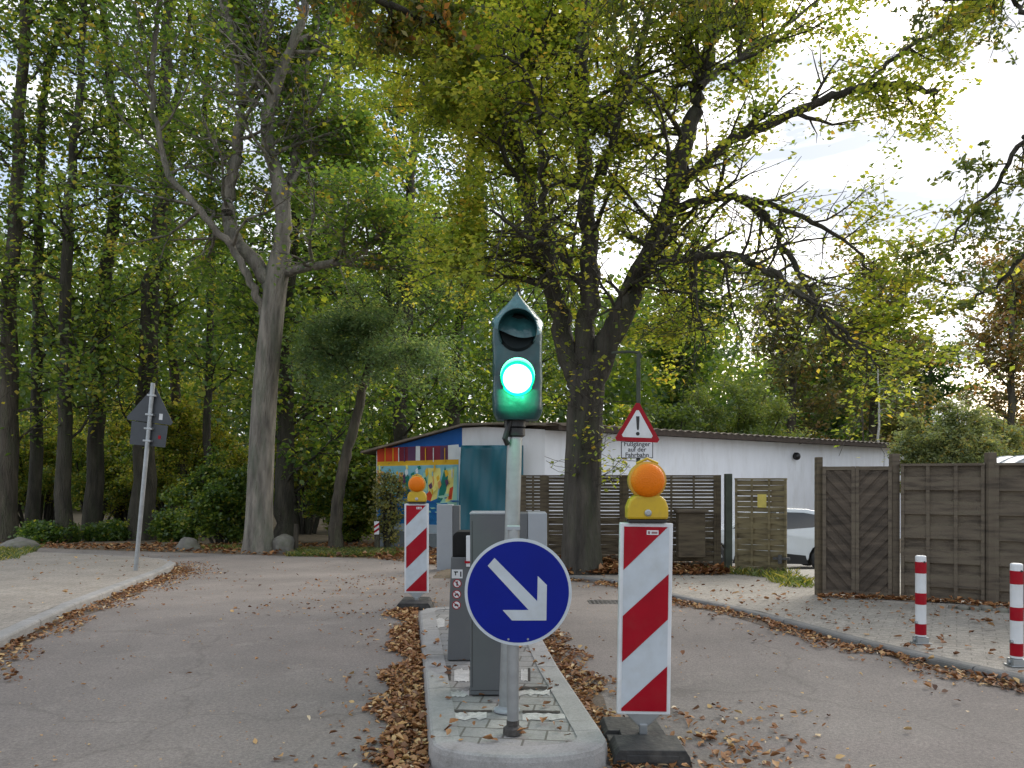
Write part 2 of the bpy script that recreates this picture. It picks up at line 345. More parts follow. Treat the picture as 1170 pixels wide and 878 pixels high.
left_line = [(-2.6, -2.5), (-3.45, 2.8), (-4.24, 6.3), (-5.1, 10), (-5.75, 12.9), (-6.15, 14.1), (-6.75, 15.0), (-7.8, 15.75), (-10, 16.9), (-14, 19.2), (-40, 31)]
right_line = [(7.2, -2.5), (5.2, 2.2), (3.54, 5.25), (2.86, 6.75), (2.48, 8), (2.02, 9.1), (1.65, 10.8), (1.35, 11.5), (.85, 11.9), (.1, 12.15), (-.5, 12.6)]
sheet('road', left_line[:-1] + [(-40, 31), (-42, 37), (-16, 22.5), (-11, 19.6), (-6, 17.6), (-2.8, 16.3), (-1.6, 14.8), (-.85, 13.4)] + right_line[::-1], .004, M_asphalt)
sheet('left_pavement', [(x - .13, y) for x, y in left_line] + [(-44, 27), (-30, 10), (-30, -2.5)], .098, M_pave_l)
sheet('right_pavement', [(x + .09, y) for x, y in right_line] + [(3.0, 13.1), (3.7, 13.0), (4.6, 12.6), (4.2, 10.5), (14, 5.0), (14, -2.5)], .056, M_pave_r)
sheet('yard', [(3.72, 12.98), (4.62, 12.58), (4.25, 10.2), (8, 9.8), (30, 10), (30, 33), (4.2, 21)], -.004, M_yard, cuts_y=(8, 30) + tuple(np.arange(13.5, 18.1, .5)), cuts_x=tuple(np.arange(3.2, 5.3, .4)))
def mound(x, y): return .17 * math.exp(-((x - 1.1) / 1.3) ** 2 - ((y - 12.85) / .5) ** 2)
mx_, my_ = np.meshgrid(np.linspace(-1.4, 3.6, 40), np.linspace(11.9, 14.2, 24)); mz_ = np.vectorize(lambda a, b_: gz(a, b_) - .03 + mound(a, b_) + min(1, min(a + 1.4, 3.6 - a, (b_ - 11.9) * 1.5, 14.2 - b_) * 3) * (.075 + .012 * math.sin(a * 7) * math.sin(b_ * 9)))(mx_, my_)
ix_ = np.arange(mx_.size).reshape(mx_.shape)
kind(quads('verge', np.stack([mx_, my_, mz_], -1).reshape(-1, 3), np.stack([ix_[:-1, :-1], ix_[:-1, 1:], ix_[1:, 1:], ix_[1:, :-1]], -1).reshape(-1, 4), M_soil, smooth=True), 'structure')
M_dirt = ground_mat('gutter_dirt', (.085, .062, .045), (.14, .105, .078), (.17, .145, .12), s1=6, s2=40, speck=.4, bump=1., bscale=60, patch=.8)
def gutter(line, side, w, seed):
    rd = random.Random(seed); P = resample(line, .35); inn, out = [], []
    for i, p in enumerate(P):
        a_, b_ = P[max(i - 1, 0)], P[min(i + 1, len(P) - 1)]; u_ = (b_ - a_).normalized(); n_v = Vector((-u_.y, u_.x)) * side
        inn.append(tuple(p + n_v * .004)); out.append(tuple(p + n_v * w * (.6 + .4 * math.sin(i * .9 + seed) * math.sin(i * .37) + rd.uniform(-.2, .2))))
    sheet('gutter_dirt', inn + out[::-1], .0078, M_dirt, cuts_y=(8,))
gutter([(x + .0, y) for x, y in left_line[:7]], -1, .30, 1); gutter(right_line[:9], 1, .26, 2)
gutter([(-.40, 2.2), (-.435, 3.9), (-.68, 5.75), (-.94, 7.6)], 1, .30, 3); gutter([(.52, 3.6), (.49, 4.1), (.345, 5.4), (.18, 7.5)], -1, .26, 4)
kerb('left_kerb', left_line[:9], .14, .10, M_kerb, side=1)
kerb('right_kerb', right_line, .1, .06, M_kerb_r, side=-1)

# traffic island
ISL = [(-.345, 3.76), (-.395, 3.83), (-.42, 3.93), (-.66, 5.75), (-.92, 7.65), (-.88, 7.8), (-.7, 7.9), (-.05, 7.84), (.11, 7.72), (.16, 7.55), (.33, 5.4), (.475, 4.05), (.485, 3.93), (.46, 3.83), (.40, 3.755), (.30, 3.70), (.17, 3.665), (.04, 3.655), (-.10, 3.668), (-.23, 3.70)]
def inset(poly, d):
    out = []; n = len(poly)
    for i in range(n):
        a, b, c = Vector(poly[i - 1]), Vector(poly[i]), Vector(poly[(i + 1) % n])
        n1 = (b - a).normalized(); n2 = (c - b).normalized(); n1 = Vector((n1.y, -n1.x)); n2 = Vector((n2.y, -n2.x))
        m = (n1 + n2).normalized(); out.append(tuple(b + m * d / max(.5, m.dot(n1))))
    return out
ci = inset(ISL, .0); 
# stones laid clockwise, body inside
def ring_kerb(poly, w, h, m):
    outer = [Vector((x, y)) for x, y in poly]; inner = [Vector(p) for p in inset(poly, w)]; rnd = [Vector(p) for p in inset(poly, .022)]; low = [Vector(p) for p in inset(poly, -.012)]
    mb = MB(); n = len(poly)
    prof = lambda i, t=0: None
    def sec(i, j, t):
        g = 0
        o = outer[i].lerp(outer[j], t); q = inner[i].lerp(inner[j], t); r_ = rnd[i].lerp(rnd[j], t); lo = low[i].lerp(low[j], t)
        return [(lo.x, lo.y, -.1), (o.x, o.y, h - .03), ((o.x * .65 + r_.x * .35), (o.y * .65 + r_.y * .35), h - .008), (r_.x, r_.y, h), (q.x, q.y, h), (q.x, q.y, -.1)]
    for i in range(n):
        j = (i + 1) % n; L = (outer[j] - outer[i]).length; k = max(1, round(L / .95))
        e = .004 / max(L, .01) if L > .3 else 0
        for s_ in range(k):
            A = sec(i, j, s_ / k + e); B = sec(i, j, (s_ + 1) / k - e)
            mb.add(A + B, [tuple(range(6)), tuple(range(11, 5, -1))] + [(a, a + 6, (a + 1) % 6 + 6, (a + 1) % 6) for a in range(6)])
    o = mb.build('island_kerb', m); o['kind'] = 'structure'; return o
ring_kerb(ISL, .15, .12, M_kerb)
sheet('island_paving', inset(ISL, .146), .113, M_paver, cuts_y=())
def isl_patch(px0, px1, py0, py1, jit=4):
    """pale mortar smear on the island between two picture rows"""
    P = []; n = 10
    for i in range(n + 1): t = i / n; g = G(px0 + (px1 - px0) * t, py0 + random.uniform(-1, 1) * jit * .4, .12); P.append((g.x, g.y))
    for i in range(n + 1): t = 1 - i / n; g = G(px0 + (px1 - px0) * t, py1 + random.uniform(-1, 1) * jit * .4, .12); P.append((g.x, g.y))
    return P
for a in ((514, 556, 814, 821), (597, 646, 815, 822), (510, 536, 789, 795), (592, 628, 788, 794), (492, 508, 706, 717), (519, 536, 764, 779), (595, 604, 765, 778)):
    sheet('mortar_patch', isl_patch(*a), .1165, M_mortar, cuts_y=())
M_gap = mat('dark_joint', (.035, .03, .025), .95, 0, .4, 20)
for a in ((516, 562, 811, 813), (597, 640, 811.5, 814), (594, 625, 784, 787), (503, 512, 778, 781), (507, 515, 760, 777), (603, 606, 763, 778)): sheet('paving_joint', isl_patch(*a, jit=1), .1172, M_gap, cuts_y=())

# ================================================================== scattered leaves and grass
def scatter(name, P, size, label_m, tlo=0, thi=1, flat=.28, smin=.55):
    """P: n x 3 ground points; folded little leaves lying at random tilts"""
    n = len(P); s = size * np.clip(RNG.lognormal(-.12, .33, n), .35, 1.4); th = RNG.uniform(0, 2 * math.pi, n)
    tilt = RNG.normal(0, flat, n); roll = RNG.normal(0, flat, n)
    u = np.stack([np.cos(th), np.sin(th), np.sin(tilt)], -1); u /= np.linalg.norm(u, axis=1)[:, None]
    w = np.stack([-np.sin(th), np.cos(th), np.sin(roll)], -1); w /= np.linalg.norm(w, axis=1)[:, None]
    up = np.array([0, 0, 1.]); c = P + up * (np.abs(RNG.normal(0, .25, n)) * s)[:, None] + up * (.3 * s * (np.abs(np.sin(tilt)) + np.abs(np.sin(roll))))[:, None]
    curl = (RNG.uniform(-.1, .35, n) * s)[:, None]; wd = RNG.uniform(.16, .42, n)[:, None]; sc = s[:, None]
    bd = (RNG.normal(0, .10, n) * s)[:, None]
    def pt(f, side, lift): return c + u * sc * (f - .5) + w * (sc * wd * side + bd * math.sin(math.pi * f)) + up * (curl * lift + sc * .05 * RNG.normal(0, 1, (n, 1)))
    V = np.stack([pt(0, 0, 0), pt(.3, 0, 0), pt(.68, 0, .15), pt(1, 0, .5), pt(.22, 1, 1), pt(.6, .85, 1.1), pt(.22, -1, 1), pt(.6, -.85, 1.1)], 1).reshape(-1, 3)
    k = np.arange(n)[:, None] * 8
    Fq = np.concatenate([k + np.array(q) for q in ([0, 1, 5, 4], [1, 2, 3, 5], [0, 6, 7, 1], [1, 7, 3, 2])], 0)
    tt = RNG.beta(1.6, 2.0, n) * (thi - tlo) + tlo; return quads(name, V, Fq, label_m, tint=np.tile(tt, 4))
def band(line, off0, off1, n, dz, power=1.):
    """n random points between offsets off0..off1 to the left (+) of a plan line"""
    P = [np.array(p[:2], float) for p in line]; L = np.array([np.linalg.norm(b - a) for a, b in zip(P[:-1], P[1:])]); cum = np.concatenate([[0], np.cumsum(L)])
    s = RNG.uniform(0, cum[-1], n); i = np.clip(np.searchsorted(cum, s) - 1, 0, len(L) - 1); t = (s - cum[i]) / L[i]
    A = np.array(P)[i]; B = np.array(P)[i + 1]; u = (B - A) / L[i][:, None]; nn = np.stack([-u[:, 1], u[:, 0]], -1)
    o = off0 + (off1 - off0) * RNG.uniform(0, 1, n) ** power
    o = o * (.72 + .28 * np.sin(3.1 * s * (cum[-1] > 0) + 1.7 * np.sin(1.3 * s)) + .25 * np.sin(7.7 * s))
    q = A + (B - A) * t[:, None] + nn * o[:, None]
    return np.column_stack([q, [gz(x, y) + dz for x, y in q]])
def area(x0, x1, y0, y1, n, dz):
    q = np.column_stack([RNG.uniform(x0, x1, n), RNG.uniform(y0, y1, n)]); return np.column_stack([q, [gz(x, y) + dz for x, y in q]])
isl_left = [(-.40, 2.2), (-.43, 3.9), (-.68, 5.75), (-.95, 7.65), (-1.05, 8.6)]
isl_right = [(.52, 3.5), (.50, 3.92), (.34, 5.4), (.17, 7.55), (.1, 8.2)]
PF = [band(isl_left, .0, .30, 6200, .006, 1.4), band(isl_left, .1, .7, 500, .005, 2.),
      band(isl_right, .0, -.30, 2200, .006, 1.5), band([(.6, 3.3), (1.3, 3.9), (1.5, 5.0)], -.5, .5, 120, .005),
      band([(.5, 5.6), (1.0, 4.6), (1.35, 3.6)], -.16, .16, 200, .005), area(.4, 1.8, 3.2, 4.9, 120, .005), area(.5, 1.15, 2.6, 4.3, 300, .005),
      band(left_line[1:6], -.03, -.45, 2600, .008, 1.4), band(left_line[3:7], -.1, -.9, 700, .006, 1.4),
      band(right_line, .03, .36, 5600, .008, 1.6), band(right_line[2:], .2, .8, 300, .006, 1.6)]
PR = [area(-5.5, 4.5, 2.5, 12, 200, .005), area(-5, 3, 10, 15.5, 180, .005), area(-3.0, -.2, 7.8, 12.5, 420, .006)]
PR = [p[(p[:, 0] > -4.2 - .2 * (p[:, 1] - 6.4)) & ~((p[:, 0] > -1.0) & (p[:, 0] < .5) & (p[:, 1] < 7.95) & (p[:, 1] > 3.6)) & (p[:, 0] < 3.4 - .42 * (p[:, 1] - 5.3))] for p in PR]
pc = area(-5, 4, 2.4, 10, 1500, .0045); pc = pc[(pc[:, 0] > -4.1 - .2 * (pc[:, 1] - 6.4)) & ~((pc[:, 0] > -1.0) & (pc[:, 0] < .5) & (pc[:, 1] < 7.95) & (pc[:, 1] > 3.6)) & (pc[:, 0] < 3.4 - .42 * (pc[:, 1] - 5.3))]
kind(scatter('leaf_crumbs', pc, .017, lf_fall, .4, 1, flat=.15), 'stuff')
kind(scatter('fallen_leaves', np.concatenate(PF + PR), .040, lf_fall, .0, 1.), 'stuff')
PS = [band(right_line, -.15, -1.2, 260, .058), band(right_line, -.2, -3., 260, .058), area(3.0, 6, 7.2, 9.1, 150, .058),
      band([(3.7, 9.3), (4.5, 8.95), (5.6, 8.2), (7, 7.2)], -.25, .1, 1300, .062)]
kind(scatter('pavement_leaves', np.concatenate(PS), .055, lf_fall, .1, .8, flat=.2), 'stuff')
PL = [area(-11, -4.6, 5, 16, 380, .1)]; PL = [p[p[:, 0] < -4.45 - .235 * (p[:, 1] - 6.4)] for p in PL]
kind(scatter('left_pavement_leaves', np.concatenate(PL), .05, lf_fall, .2, .9, flat=.2), 'stuff')
PI = [area(-.75, .3, 3.85, 7.5, 190, .117)]; kind(scatter('island_leaves', PI[0], .05, lf_fall, 0, .8, flat=.25), 'stuff')
PW = [area(-20, 1.2, 15, 22, 9000, 0), area(.2, 4, 13.2, 14.8, 300, .0), area(-3, 1.2, 13, 18, 1500, 0)]
PW[0] = PW[0][PW[0][:, 1] > np.interp(PW[0][:, 0], [-16, -11, -6, -2.8, -.6], [22.3, 19.5, 17.5, 16.2, 15.2])]
PW[2] = PW[2][PW[2][:, 1] > np.interp(PW[2][:, 0], [-6, -2.8, -.8, 0], [17.3, 16., 13.3, 13.])]
q_ = area(-.9, 3.4, 12.0, 13.4, 4200, 0); q_[:, 2] += [.06 + mound(a, b_) for a, b_ in q_[:, :2]]; PW.append(q_)
kind(scatter('woodland_litter', np.concatenate(PW), .10, lf_fall, .0, .85), 'stuff')

def grass(name, P, h):
    n = len(P); th = RNG.uniform(0, 6.28, n); hh = h * RNG.uniform(.4, 1.2, n); w = .008 + .004 * RNG.random(n)
    d = np.stack([np.cos(th), np.sin(th), np.zeros(n)], -1); lean = np.stack([RNG.normal(0, .4, n), RNG.normal(0, .4, n), np.ones(n)], -1)
    a = P - d * w[:, None]; b = P + d * w[:, None]; m = P + lean * hh[:, None] * .55; t = P + (lean * np.array([1.7, 1.7, 1])) * hh[:, None]
    V = np.stack([a, b, m + d * w[:, None] * .6, t], 1).reshape(-1, 3)
    return kind(quads(name, V, np.arange(n * 4).reshape(-1, 4), lf_grass, tint=RNG.random(n)), 'stuff')
g1 = band([(3.3, 12.65), (4.0, 11.7), (3.9, 10.2)], -.3, .3, 700, .05)
g1 = np.concatenate([g1, band([(2.0, 12.75), (4.6, 12.2)], -.12, .12, 250, .05), area(-5, -2.6, 17.0, 19.2, 6000, 0), band([(-2.4, 17.4), (-8, 20.4)], -.4, .4, 2500, 0)])
gl = area(-16, -9.6, 13.6, 19, 9000, .09); gl = gl[gl[:, 0] < -9.9 - .5 * (gl[:, 1] - 15.6)]
grass('grass', np.concatenate([g1, gl]), .11)

# ================================================================== ISLAND FURNITURE
# --- blue keep-right sign
b = G(586, 838, .12); Ys = b.y
t = thing('traffic_sign', 'round blue sign with white arrow pointing down to the right on a galvanised post', 'road sign', b)
Rs = 60.5 * Ys / F; sc = W(592, 675, Ys)
def L3(v): return v
MB().tube([b, (b.x + .004, Ys, W(0, 604, Ys).z)], .0305, 20).build('post', m_galv, t, smooth=True)
mb = MB(); mb.lathe([(.052, 0), (.05, .03), (.033, .04), (.033, .07)], (b.x, b.y, b.z), 'z', 8); mb.build('foot_collar', mat('rusty_iron', (.08, .075, .07), .7, .5, .4, 20, bump=.6), t)
fy = Ys - .042
MB().lathe([(Rs * .985, 0), (Rs, .002), (Rs, .0075), (Rs * .955, .008)], (sc.x, fy, sc.z), n=72).build('plate', m_greyface, t)
MB().lathe([(Rs * .945, 0), (Rs * .945, .0095)], (sc.x, fy, sc.z), n=72).build('blue_face', m_blue, t)
arrow = [(357, 58), (521, 224), (523, 127), (558, 162), (556, 298), (424, 298), (388, 258), (488, 258), (331, 88)]
MB().prism([(sc.x + (x - 448) / 206 * Rs, sc.z - (y - 189) / 206 * Rs) for x, y in arrow], fy - .0115, fy - .006).build('arrow', m_greyface, t)
for dz in (-.12, .13): MB().box(b.x - .045, b.x + .05, Ys - .04, Ys + .036, sc.z + dz - .02, sc.z + dz + .02).build('clamp', m_galv, t, bev=.003)
for dx in (-.05, .05): MB().lathe([(.006, 0), (.005, .004)], (sc.x + dx, fy - .009, sc.z - Rs * .88), n=10).build('rivet', m_galv, t)
MB().box(b.x - .033, b.x + .037, Ys - .03, Ys + .03, W(0, 606, Ys).z, W(0, 601, Ys).z).build('post_cap', m_ltgrey, t, bev=.004)

# --- wrapped two-lamp traffic signal
b = G(579, 812, .12); Yt = b.y; top = W(589, 478, Yt)
t = thing('traffic_signal', 'temporary traffic light wrapped in dark teal plastic with the green lamp lit', 'traffic light', b)
MB().tube([b, b.lerp(top, .5), (top.x, Yt, top.z + .05)], [.046, .043, .043], 24).build('pole', m_galv, t, smooth=True)
mb = MB(); mb.lathe([(.075, 0), (.075, .01), (.05, .016), (.048, .03)], b, 'z', 20); mb.build('base_flange', m_mort if False else m_ltgrey, t)
mb = MB()
for dz, r_ in ((0, .062), (-.05, .058)): mb.lathe([(.043, -.03), (r_, -.02), (r_, .02), (.043, .03)], (top.x - .003, Yt, top.z - .03 + dz), 'z', 16)
mb.tube([(top.x - .03, Yt - .05, top.z - .02), (top.x - .06, Yt - .06, top.z - .12), (top.x - .045, Yt - .04, top.z - .15)], .016, 8)
mb.build('bracket', m_blk, t, smooth=True)
hx = W(591, 0, Yt).x; hw = 27.5 * Yt / F; z0 = W(0, 481, Yt).z; z1 = W(0, 372, Yt).z; zt = W(0, 339, Yt).z; yc = Yt - .03
m_bag = mat('teal_plastic', (.005, .055, .060), .36, 0, .35, 9, bump=.8, bscale=11, coat=.2)
V = []; rows = 26; cols = 40
for i in range(rows + 1):
    f = i / rows; z = z0 + (zt - z0) * f
    for j in range(cols):
        th = 2 * math.pi * j / cols; c_, s_ = math.cos(th), math.sin(th)
        e = 5.0; rr = (abs(c_) ** e + abs(s_) ** e) ** (-1 / e)
        kx, ky = 1., 1.
        if z > z1: q = (z - z1) / (zt - z1); kx = 1 - .97 * q ** 1.02; ky = 1 - .55 * q
        if z < z0 + .04: q = 1 - (z - z0) / .04; kx = 1 - .16 * q; ky = 1 - .25 * q
        wr = 1 + .018 * math.sin(5 * th + 17 * z) * math.sin(31 * z + 3 * th) * .6 + .018 * math.sin(7 * th + 9 * z) + .014 * math.sin(13 * th - 21 * z) + random.uniform(-.006, .006)
        V.append((hx + hw * rr * c_ * kx * wr, yc + .12 * rr * s_ * ky * wr, z))
Fs = [(i * cols + j, i * cols + (j + 1) % cols, (i + 1) * cols + (j + 1) % cols, (i + 1) * cols + j) for i in range(rows) for j in range(cols)]
Fs += [tuple(range(cols)), tuple(range(rows * cols, (rows + 1) * cols))]
MB().add(V, Fs).build('plastic_wrap', m_bag, t, smooth=True)
yf = yc - .12
V = []; zcap = z1 - .035; rw = 14
for i in range(rw + 1):
    f = i / rw; z = zcap + (zt + .006 - zcap) * f
    for j in range(cols):
        th = 2 * math.pi * j / cols; c_, s_ = math.cos(th), math.sin(th); rr = (abs(c_) ** 5 + abs(s_) ** 5) ** (-1 / 5); q = max(0, (z - z1) / (zt - z1))
        kx = 1.03 - .99 * min(1, q) ** 1.02; ky = 1.05 - .58 * min(1, q); wr = 1 + .03 * math.sin(9 * th + 40 * z) + random.uniform(-.012, .012)
        zo = .03 * math.sin(th * 2 + 1) * (1 - f) - (.045 * max(0, -s_) * (1 - f))
        V.append((hx + hw * rr * c_ * kx * wr, yc + .12 * rr * s_ * ky * wr - (.055 * max(0, -s_) * (1 - f)), z + zo))
Fs = [(i * cols + j, i * cols + (j + 1) % cols, (i + 1) * cols + (j + 1) % cols, (i + 1) * cols + j) for i in range(rw) for j in range(cols)]
MB().add(V, Fs).build('wrap_hood', mat('hood_plastic', (.03, .12, .13), .3, 0, .35, 14, bump=1., bscale=16, coat=.3), t, smooth=True)
def visor(zc, r, ln, m, name, wrap=False):
    mb = MB(); n = 28; A = []
    a0, a1 = (R(-35), R(215))
    for k, (dy, rr) in enumerate(((.01, r), (-ln, r * .97), (-ln, r * .93), (.01, r * .95))):
        for j in range(n + 1):
            th = a0 + (a1 - a0) * j / n; cut = 1 - .45 * max(0, -math.sin(th)) - .25 * (1 - math.sin(th)) / 2
            A.append((hx + rr * math.cos(th), yf + (dy if dy > 0 else dy * cut), zc + rr * math.sin(th)))
    F_ = [(k * (n + 1) + j, k * (n + 1) + j + 1, ((k + 1) % 4) * (n + 1) + j + 1, ((k + 1) % 4) * (n + 1) + j) for k in range(4) for j in range(n)]
    mb.add(A, F_); return mb.build(name, m, t, smooth=True)
zg = W(0, 437, Yt).z; zr = W(0, 386, Yt).z
visor(zg, .098, .17, m_bag, 'visor')
u_ = visor(zr, .108, .15, m_bag, 'visor')
MB().lathe([(.104, -.01), (.104, .004), (.09, .02), (.05, .012), (.01, .008)], (hx, yf, zr), n=36).build('lens', mat('dark_lens', (.002, .010, .012), .8), t, smooth=True)
m_green = bpy.data.materials.new('green_lamp'); m_green.use_nodes = True
n_ = m_green.node_tree.nodes; l_ = m_green.node_tree.links; pb = n_['Principled BSDF']; pb.inputs['Base Color'].default_value = (.02, .3, .15, 1)
tcx = n_.new('ShaderNodeTexCoord'); gr = n_.new('ShaderNodeTexVoronoi'); gr.inputs['Scale'].default_value = 90; mpx = n_.new('ShaderNodeMath'); mpx.operation = 'MULTIPLY_ADD'; mpx.inputs[1].default_value = -4; mpx.inputs[2].default_value = 9
l_.new(tcx.outputs['Object'], gr.inputs['Vector']); l_.new(gr.outputs['Distance'], mpx.inputs[0]); l_.new(mpx.outputs[0], pb.inputs['Emission Strength'])
pb.inputs['Emission Color'].default_value = (.22, 1, .55, 1)
MB().lathe([(.078, -.01), (.078, .012), (.06, .024), (.04, .032), (.006, .035)], (hx, yf, zg), n=40).build('green_lens', m_green, t, smooth=True)
MB().lathe([(.094, -.01), (.094, .006), (.080, .014), (.079, .0)], (hx, yf, zg), n=40).build('lens_rim', mat('green_rim', (.01, .3, .15), .3, emit=(.005, 1, .32), estr=1.0), t, smooth=True)
gl_ = bpy.data.lights.new('green_signal_glow', 'POINT'); gl_.energy = 4.2; gl_.color = (.01, 1, .36); gl_.shadow_soft_size = .03
go = bpy.data.objects.new('green_signal_glow', gl_); COL.objects.link(go); go.location = Vector((hx, yf - .10, zg - .045)) - Vector(b); go.parent = t

# --- grey column and barrier cabinet, ticket reader
b = G(555, 795, .12); Yc = b.y; xl = W(537, 0, Yc).x; xr = W(581, 0, Yc).x; zc = W(0, 586, Yc).z
t = thing('access_column', 'tall dark grey metal column on the island just behind the round blue sign', 'column', (b.x, b.y, b.z))
MB().box(xl, xr, Yc, Yc + .26, b.z + .002, zc - .012).build('body', m_dkgrey, t, bev=.006)
MB().box(xl - .003, xr + .003, Yc - .003, Yc + .263, zc - .0115, zc).build('top_cap', m_ltgrey, t, bev=.003)
MB().box(xl + .012, xl + .015, Yc - .0015, Yc, b.z + .05, zc - .05).build('door_seam', m_blk, t)
MB().lathe([(.012, 0), (.012, .004)], (xr - .035, Yc, b.z + .42), n=16).build('lock', m_galv, t)
for z_ in (.03, .62): MB().box(xl + .004, xr - .004, Yc - .001, Yc, b.z + z_, b.z + z_ + .003).build('panel_seam', m_blk, t)
b = G(598, 727, .12); Yb = 6.7; b = Vector((W(590, 0, Yb).x, Yb, .12)); zb = W(0, 587, Yb).z
t = thing('barrier_cabinet', 'low grey barrier housing with a pale end panel right of the signal pole', 'cabinet', b)
x0, xm, x1 = (W(p, 0, Yb).x for p in (566, 603, 625))
MB().box(x0, xm, Yb, Yb + .36, .122, zb).build('body', m_dkgrey, t, bev=.006)
MB().box(xm + .002, x1, Yb - .008, Yb + .355, .122, zb + .003).build('end_panel', m_ltgrey, t, bev=.006)
b = G(524, 755, .12); Yk = b.y
t = thing('ticket_reader', 'dark grey reader post with a black rounded head and small prohibition stickers', 'reader post', b)
x0, x1 = W(511, 0, Yk).x, W(543, 0, Yk).x; zn = W(0, 637, Yk).z; zh = W(0, 608, Yk).z
MB().prism([(x0, b.z), (x1, b.z), (x1, zn), (x0 + .028, zn)], Yk, Yk + .24).build('body', m_dkgrey, t, bev=.006)
hx0 = W(517, 0, Yk).x; rr = .045
poly = [(hx0, zn + .002), (x1, zn + .002), (x1, zh)] + [(hx0 + rr - rr * math.sin(a), zh - rr + rr * math.cos(a)) for a in [R(k * 15) for k in range(7)]]
MB().prism(poly, Yk + .01, Yk + .23).build('reader_head', m_void, t, bev=.004)
MB().prism([(hx0 + .022, zn + .02), (x1 - .01, zn + .02), (x1 - .01, zh - .02), (hx0 + .05, zh - .02), (hx0 + .022, zh - .06)], Yk + .006, Yk + .012).build('screen', m_void, t)
MB().box(W(533, 0, Yk).x, W(538, 0, Yk).x, Yk - .045, Yk - .002, W(0, 647, Yk).z, W(0, 612, Yk).z).build('card_slot_plate', m_whitep, t, bev=.003)
MB().box(W(532, 0, Yk).x - .004, W(539, 0, Yk).x, Yk - .052, Yk - .004, W(0, 643, Yk).z, W(0, 640.5, Yk).z).build('red_clip', m_red, t)
sx = W(522.3, 0, Yk).x; q = Yk / F
mb = MB(); mb.box(sx - 6 * q, sx + 6.2 * q, Yk - .0015, Yk + .002, W(0, 661, Yk).z, W(0, 651, Yk).z)
st = mb.build('notice_sticker', m_whitep, t)
zz = W(0, 656, Yk).z
mb = MB(); mb.prism([(sx - 4 * q, zz + 3 * q), (sx + 1 * q, zz + 3 * q), (sx + 1 * q, zz + 1.5 * q), (sx - 1.2 * q, zz + 1.5 * q), (sx - 1.2 * q, zz - 1.6 * q), (sx - 2.4 * q, zz - 1.6 * q), (sx - 2.4 * q, zz + 1 * q)], Yk - .0028, Yk - .001)
mb.box(sx + 3.4 * q, sx + 5 * q, Yk - .0028, Yk - .001, zz - 3.2 * q, zz + 2.8 * q); mb.build('pictogram', m_blk, st)
for k, py in enumerate((667, 679.3, 691.6)):
    zc_ = W(0, py, Yk).z; xo = -k * .35 * q
    s1 = MB().lathe([(5.0 * q, 0), (5.0 * q, .0015)], (sx + xo, Yk, zc_), n=28).build('prohibition_sticker', m_red, t)
    MB().lathe([(4.0 * q, 0), (4.0 * q, .0025)], (sx + xo, Yk, zc_), n=28).build('sticker_face', m_whitep, s1)
    mb = MB()
    if k == 0: mb.lathe([(1 * q, 0), (1 * q, .0035)], (sx + xo, Yk, zc_ + 1.8 * q), n=12); mb.box(sx + xo - .8 * q, sx + xo + .8 * q, Yk - .0035, Yk, zc_ - 2.6 * q, zc_ + .8 * q)
    elif k == 1:
        for dx in (-1.6, 1.6): mb.lathe([(1.1 * q, 0), (1.1 * q, .0035)], (sx + xo + dx * q, Yk, zc_ - .9 * q), n=12)
        mb.prism([(sx + xo - 1.8 * q, zc_ - .6 * q), (sx + xo - .8 * q, zc_ + 1.3 * q), (sx + xo + 1.3 * q, zc_ + 1.3 * q), (sx + xo + 1.7 * q, zc_ - .6 * q)], Yk - .0036, Yk)
    else: mb.prism([(sx + xo - 2.4 * q, zc_ - 1.1 * q), (sx + xo + 2.4 * q, zc_ - 1.1 * q), (sx + xo + 2.0 * q, zc_ + .5 * q), (sx + xo - .3 * q, zc_ + 1.6 * q), (sx + xo - 2 * q, zc_ + 1.2 * q)], Yk - .0036, Yk)
    mb.build('pictogram', m_blk, s1)
    mb = MB(); mb.prism([(sx + xo - 3.1 * q, zc_ + 2.5 * q), (sx + xo - 2.5 * q, zc_ + 3.1 * q), (sx + xo + 3.1 * q, zc_ - 2.5 * q), (sx + xo + 2.5 * q, zc_ - 3.1 * q)], Yk - .0046, Yk - .003); mb.build('red_bar', m_red, s1)
# far counterpart pillar
b = G(512, 652); Yp = b.y
t = thing('barrier_pillar', 'narrow pale grey pillar standing beyond the far end of the island', 'pillar', b)
MB().box(W(499, 0, Yp).x, W(517, 0, Yp).x, Yp, Yp + .28, b.z, W(0, 577, Yp).z).build('front_panel', m_ltgrey, t, bev=.008)
MB().box(W(517, 0, Yp).x + .002, W(525, 0, Yp).x, Yp + .012, Yp + .27, b.z, W(0, 578, Yp).z).build('side_casing', m_dkgrey, t, bev=.006)

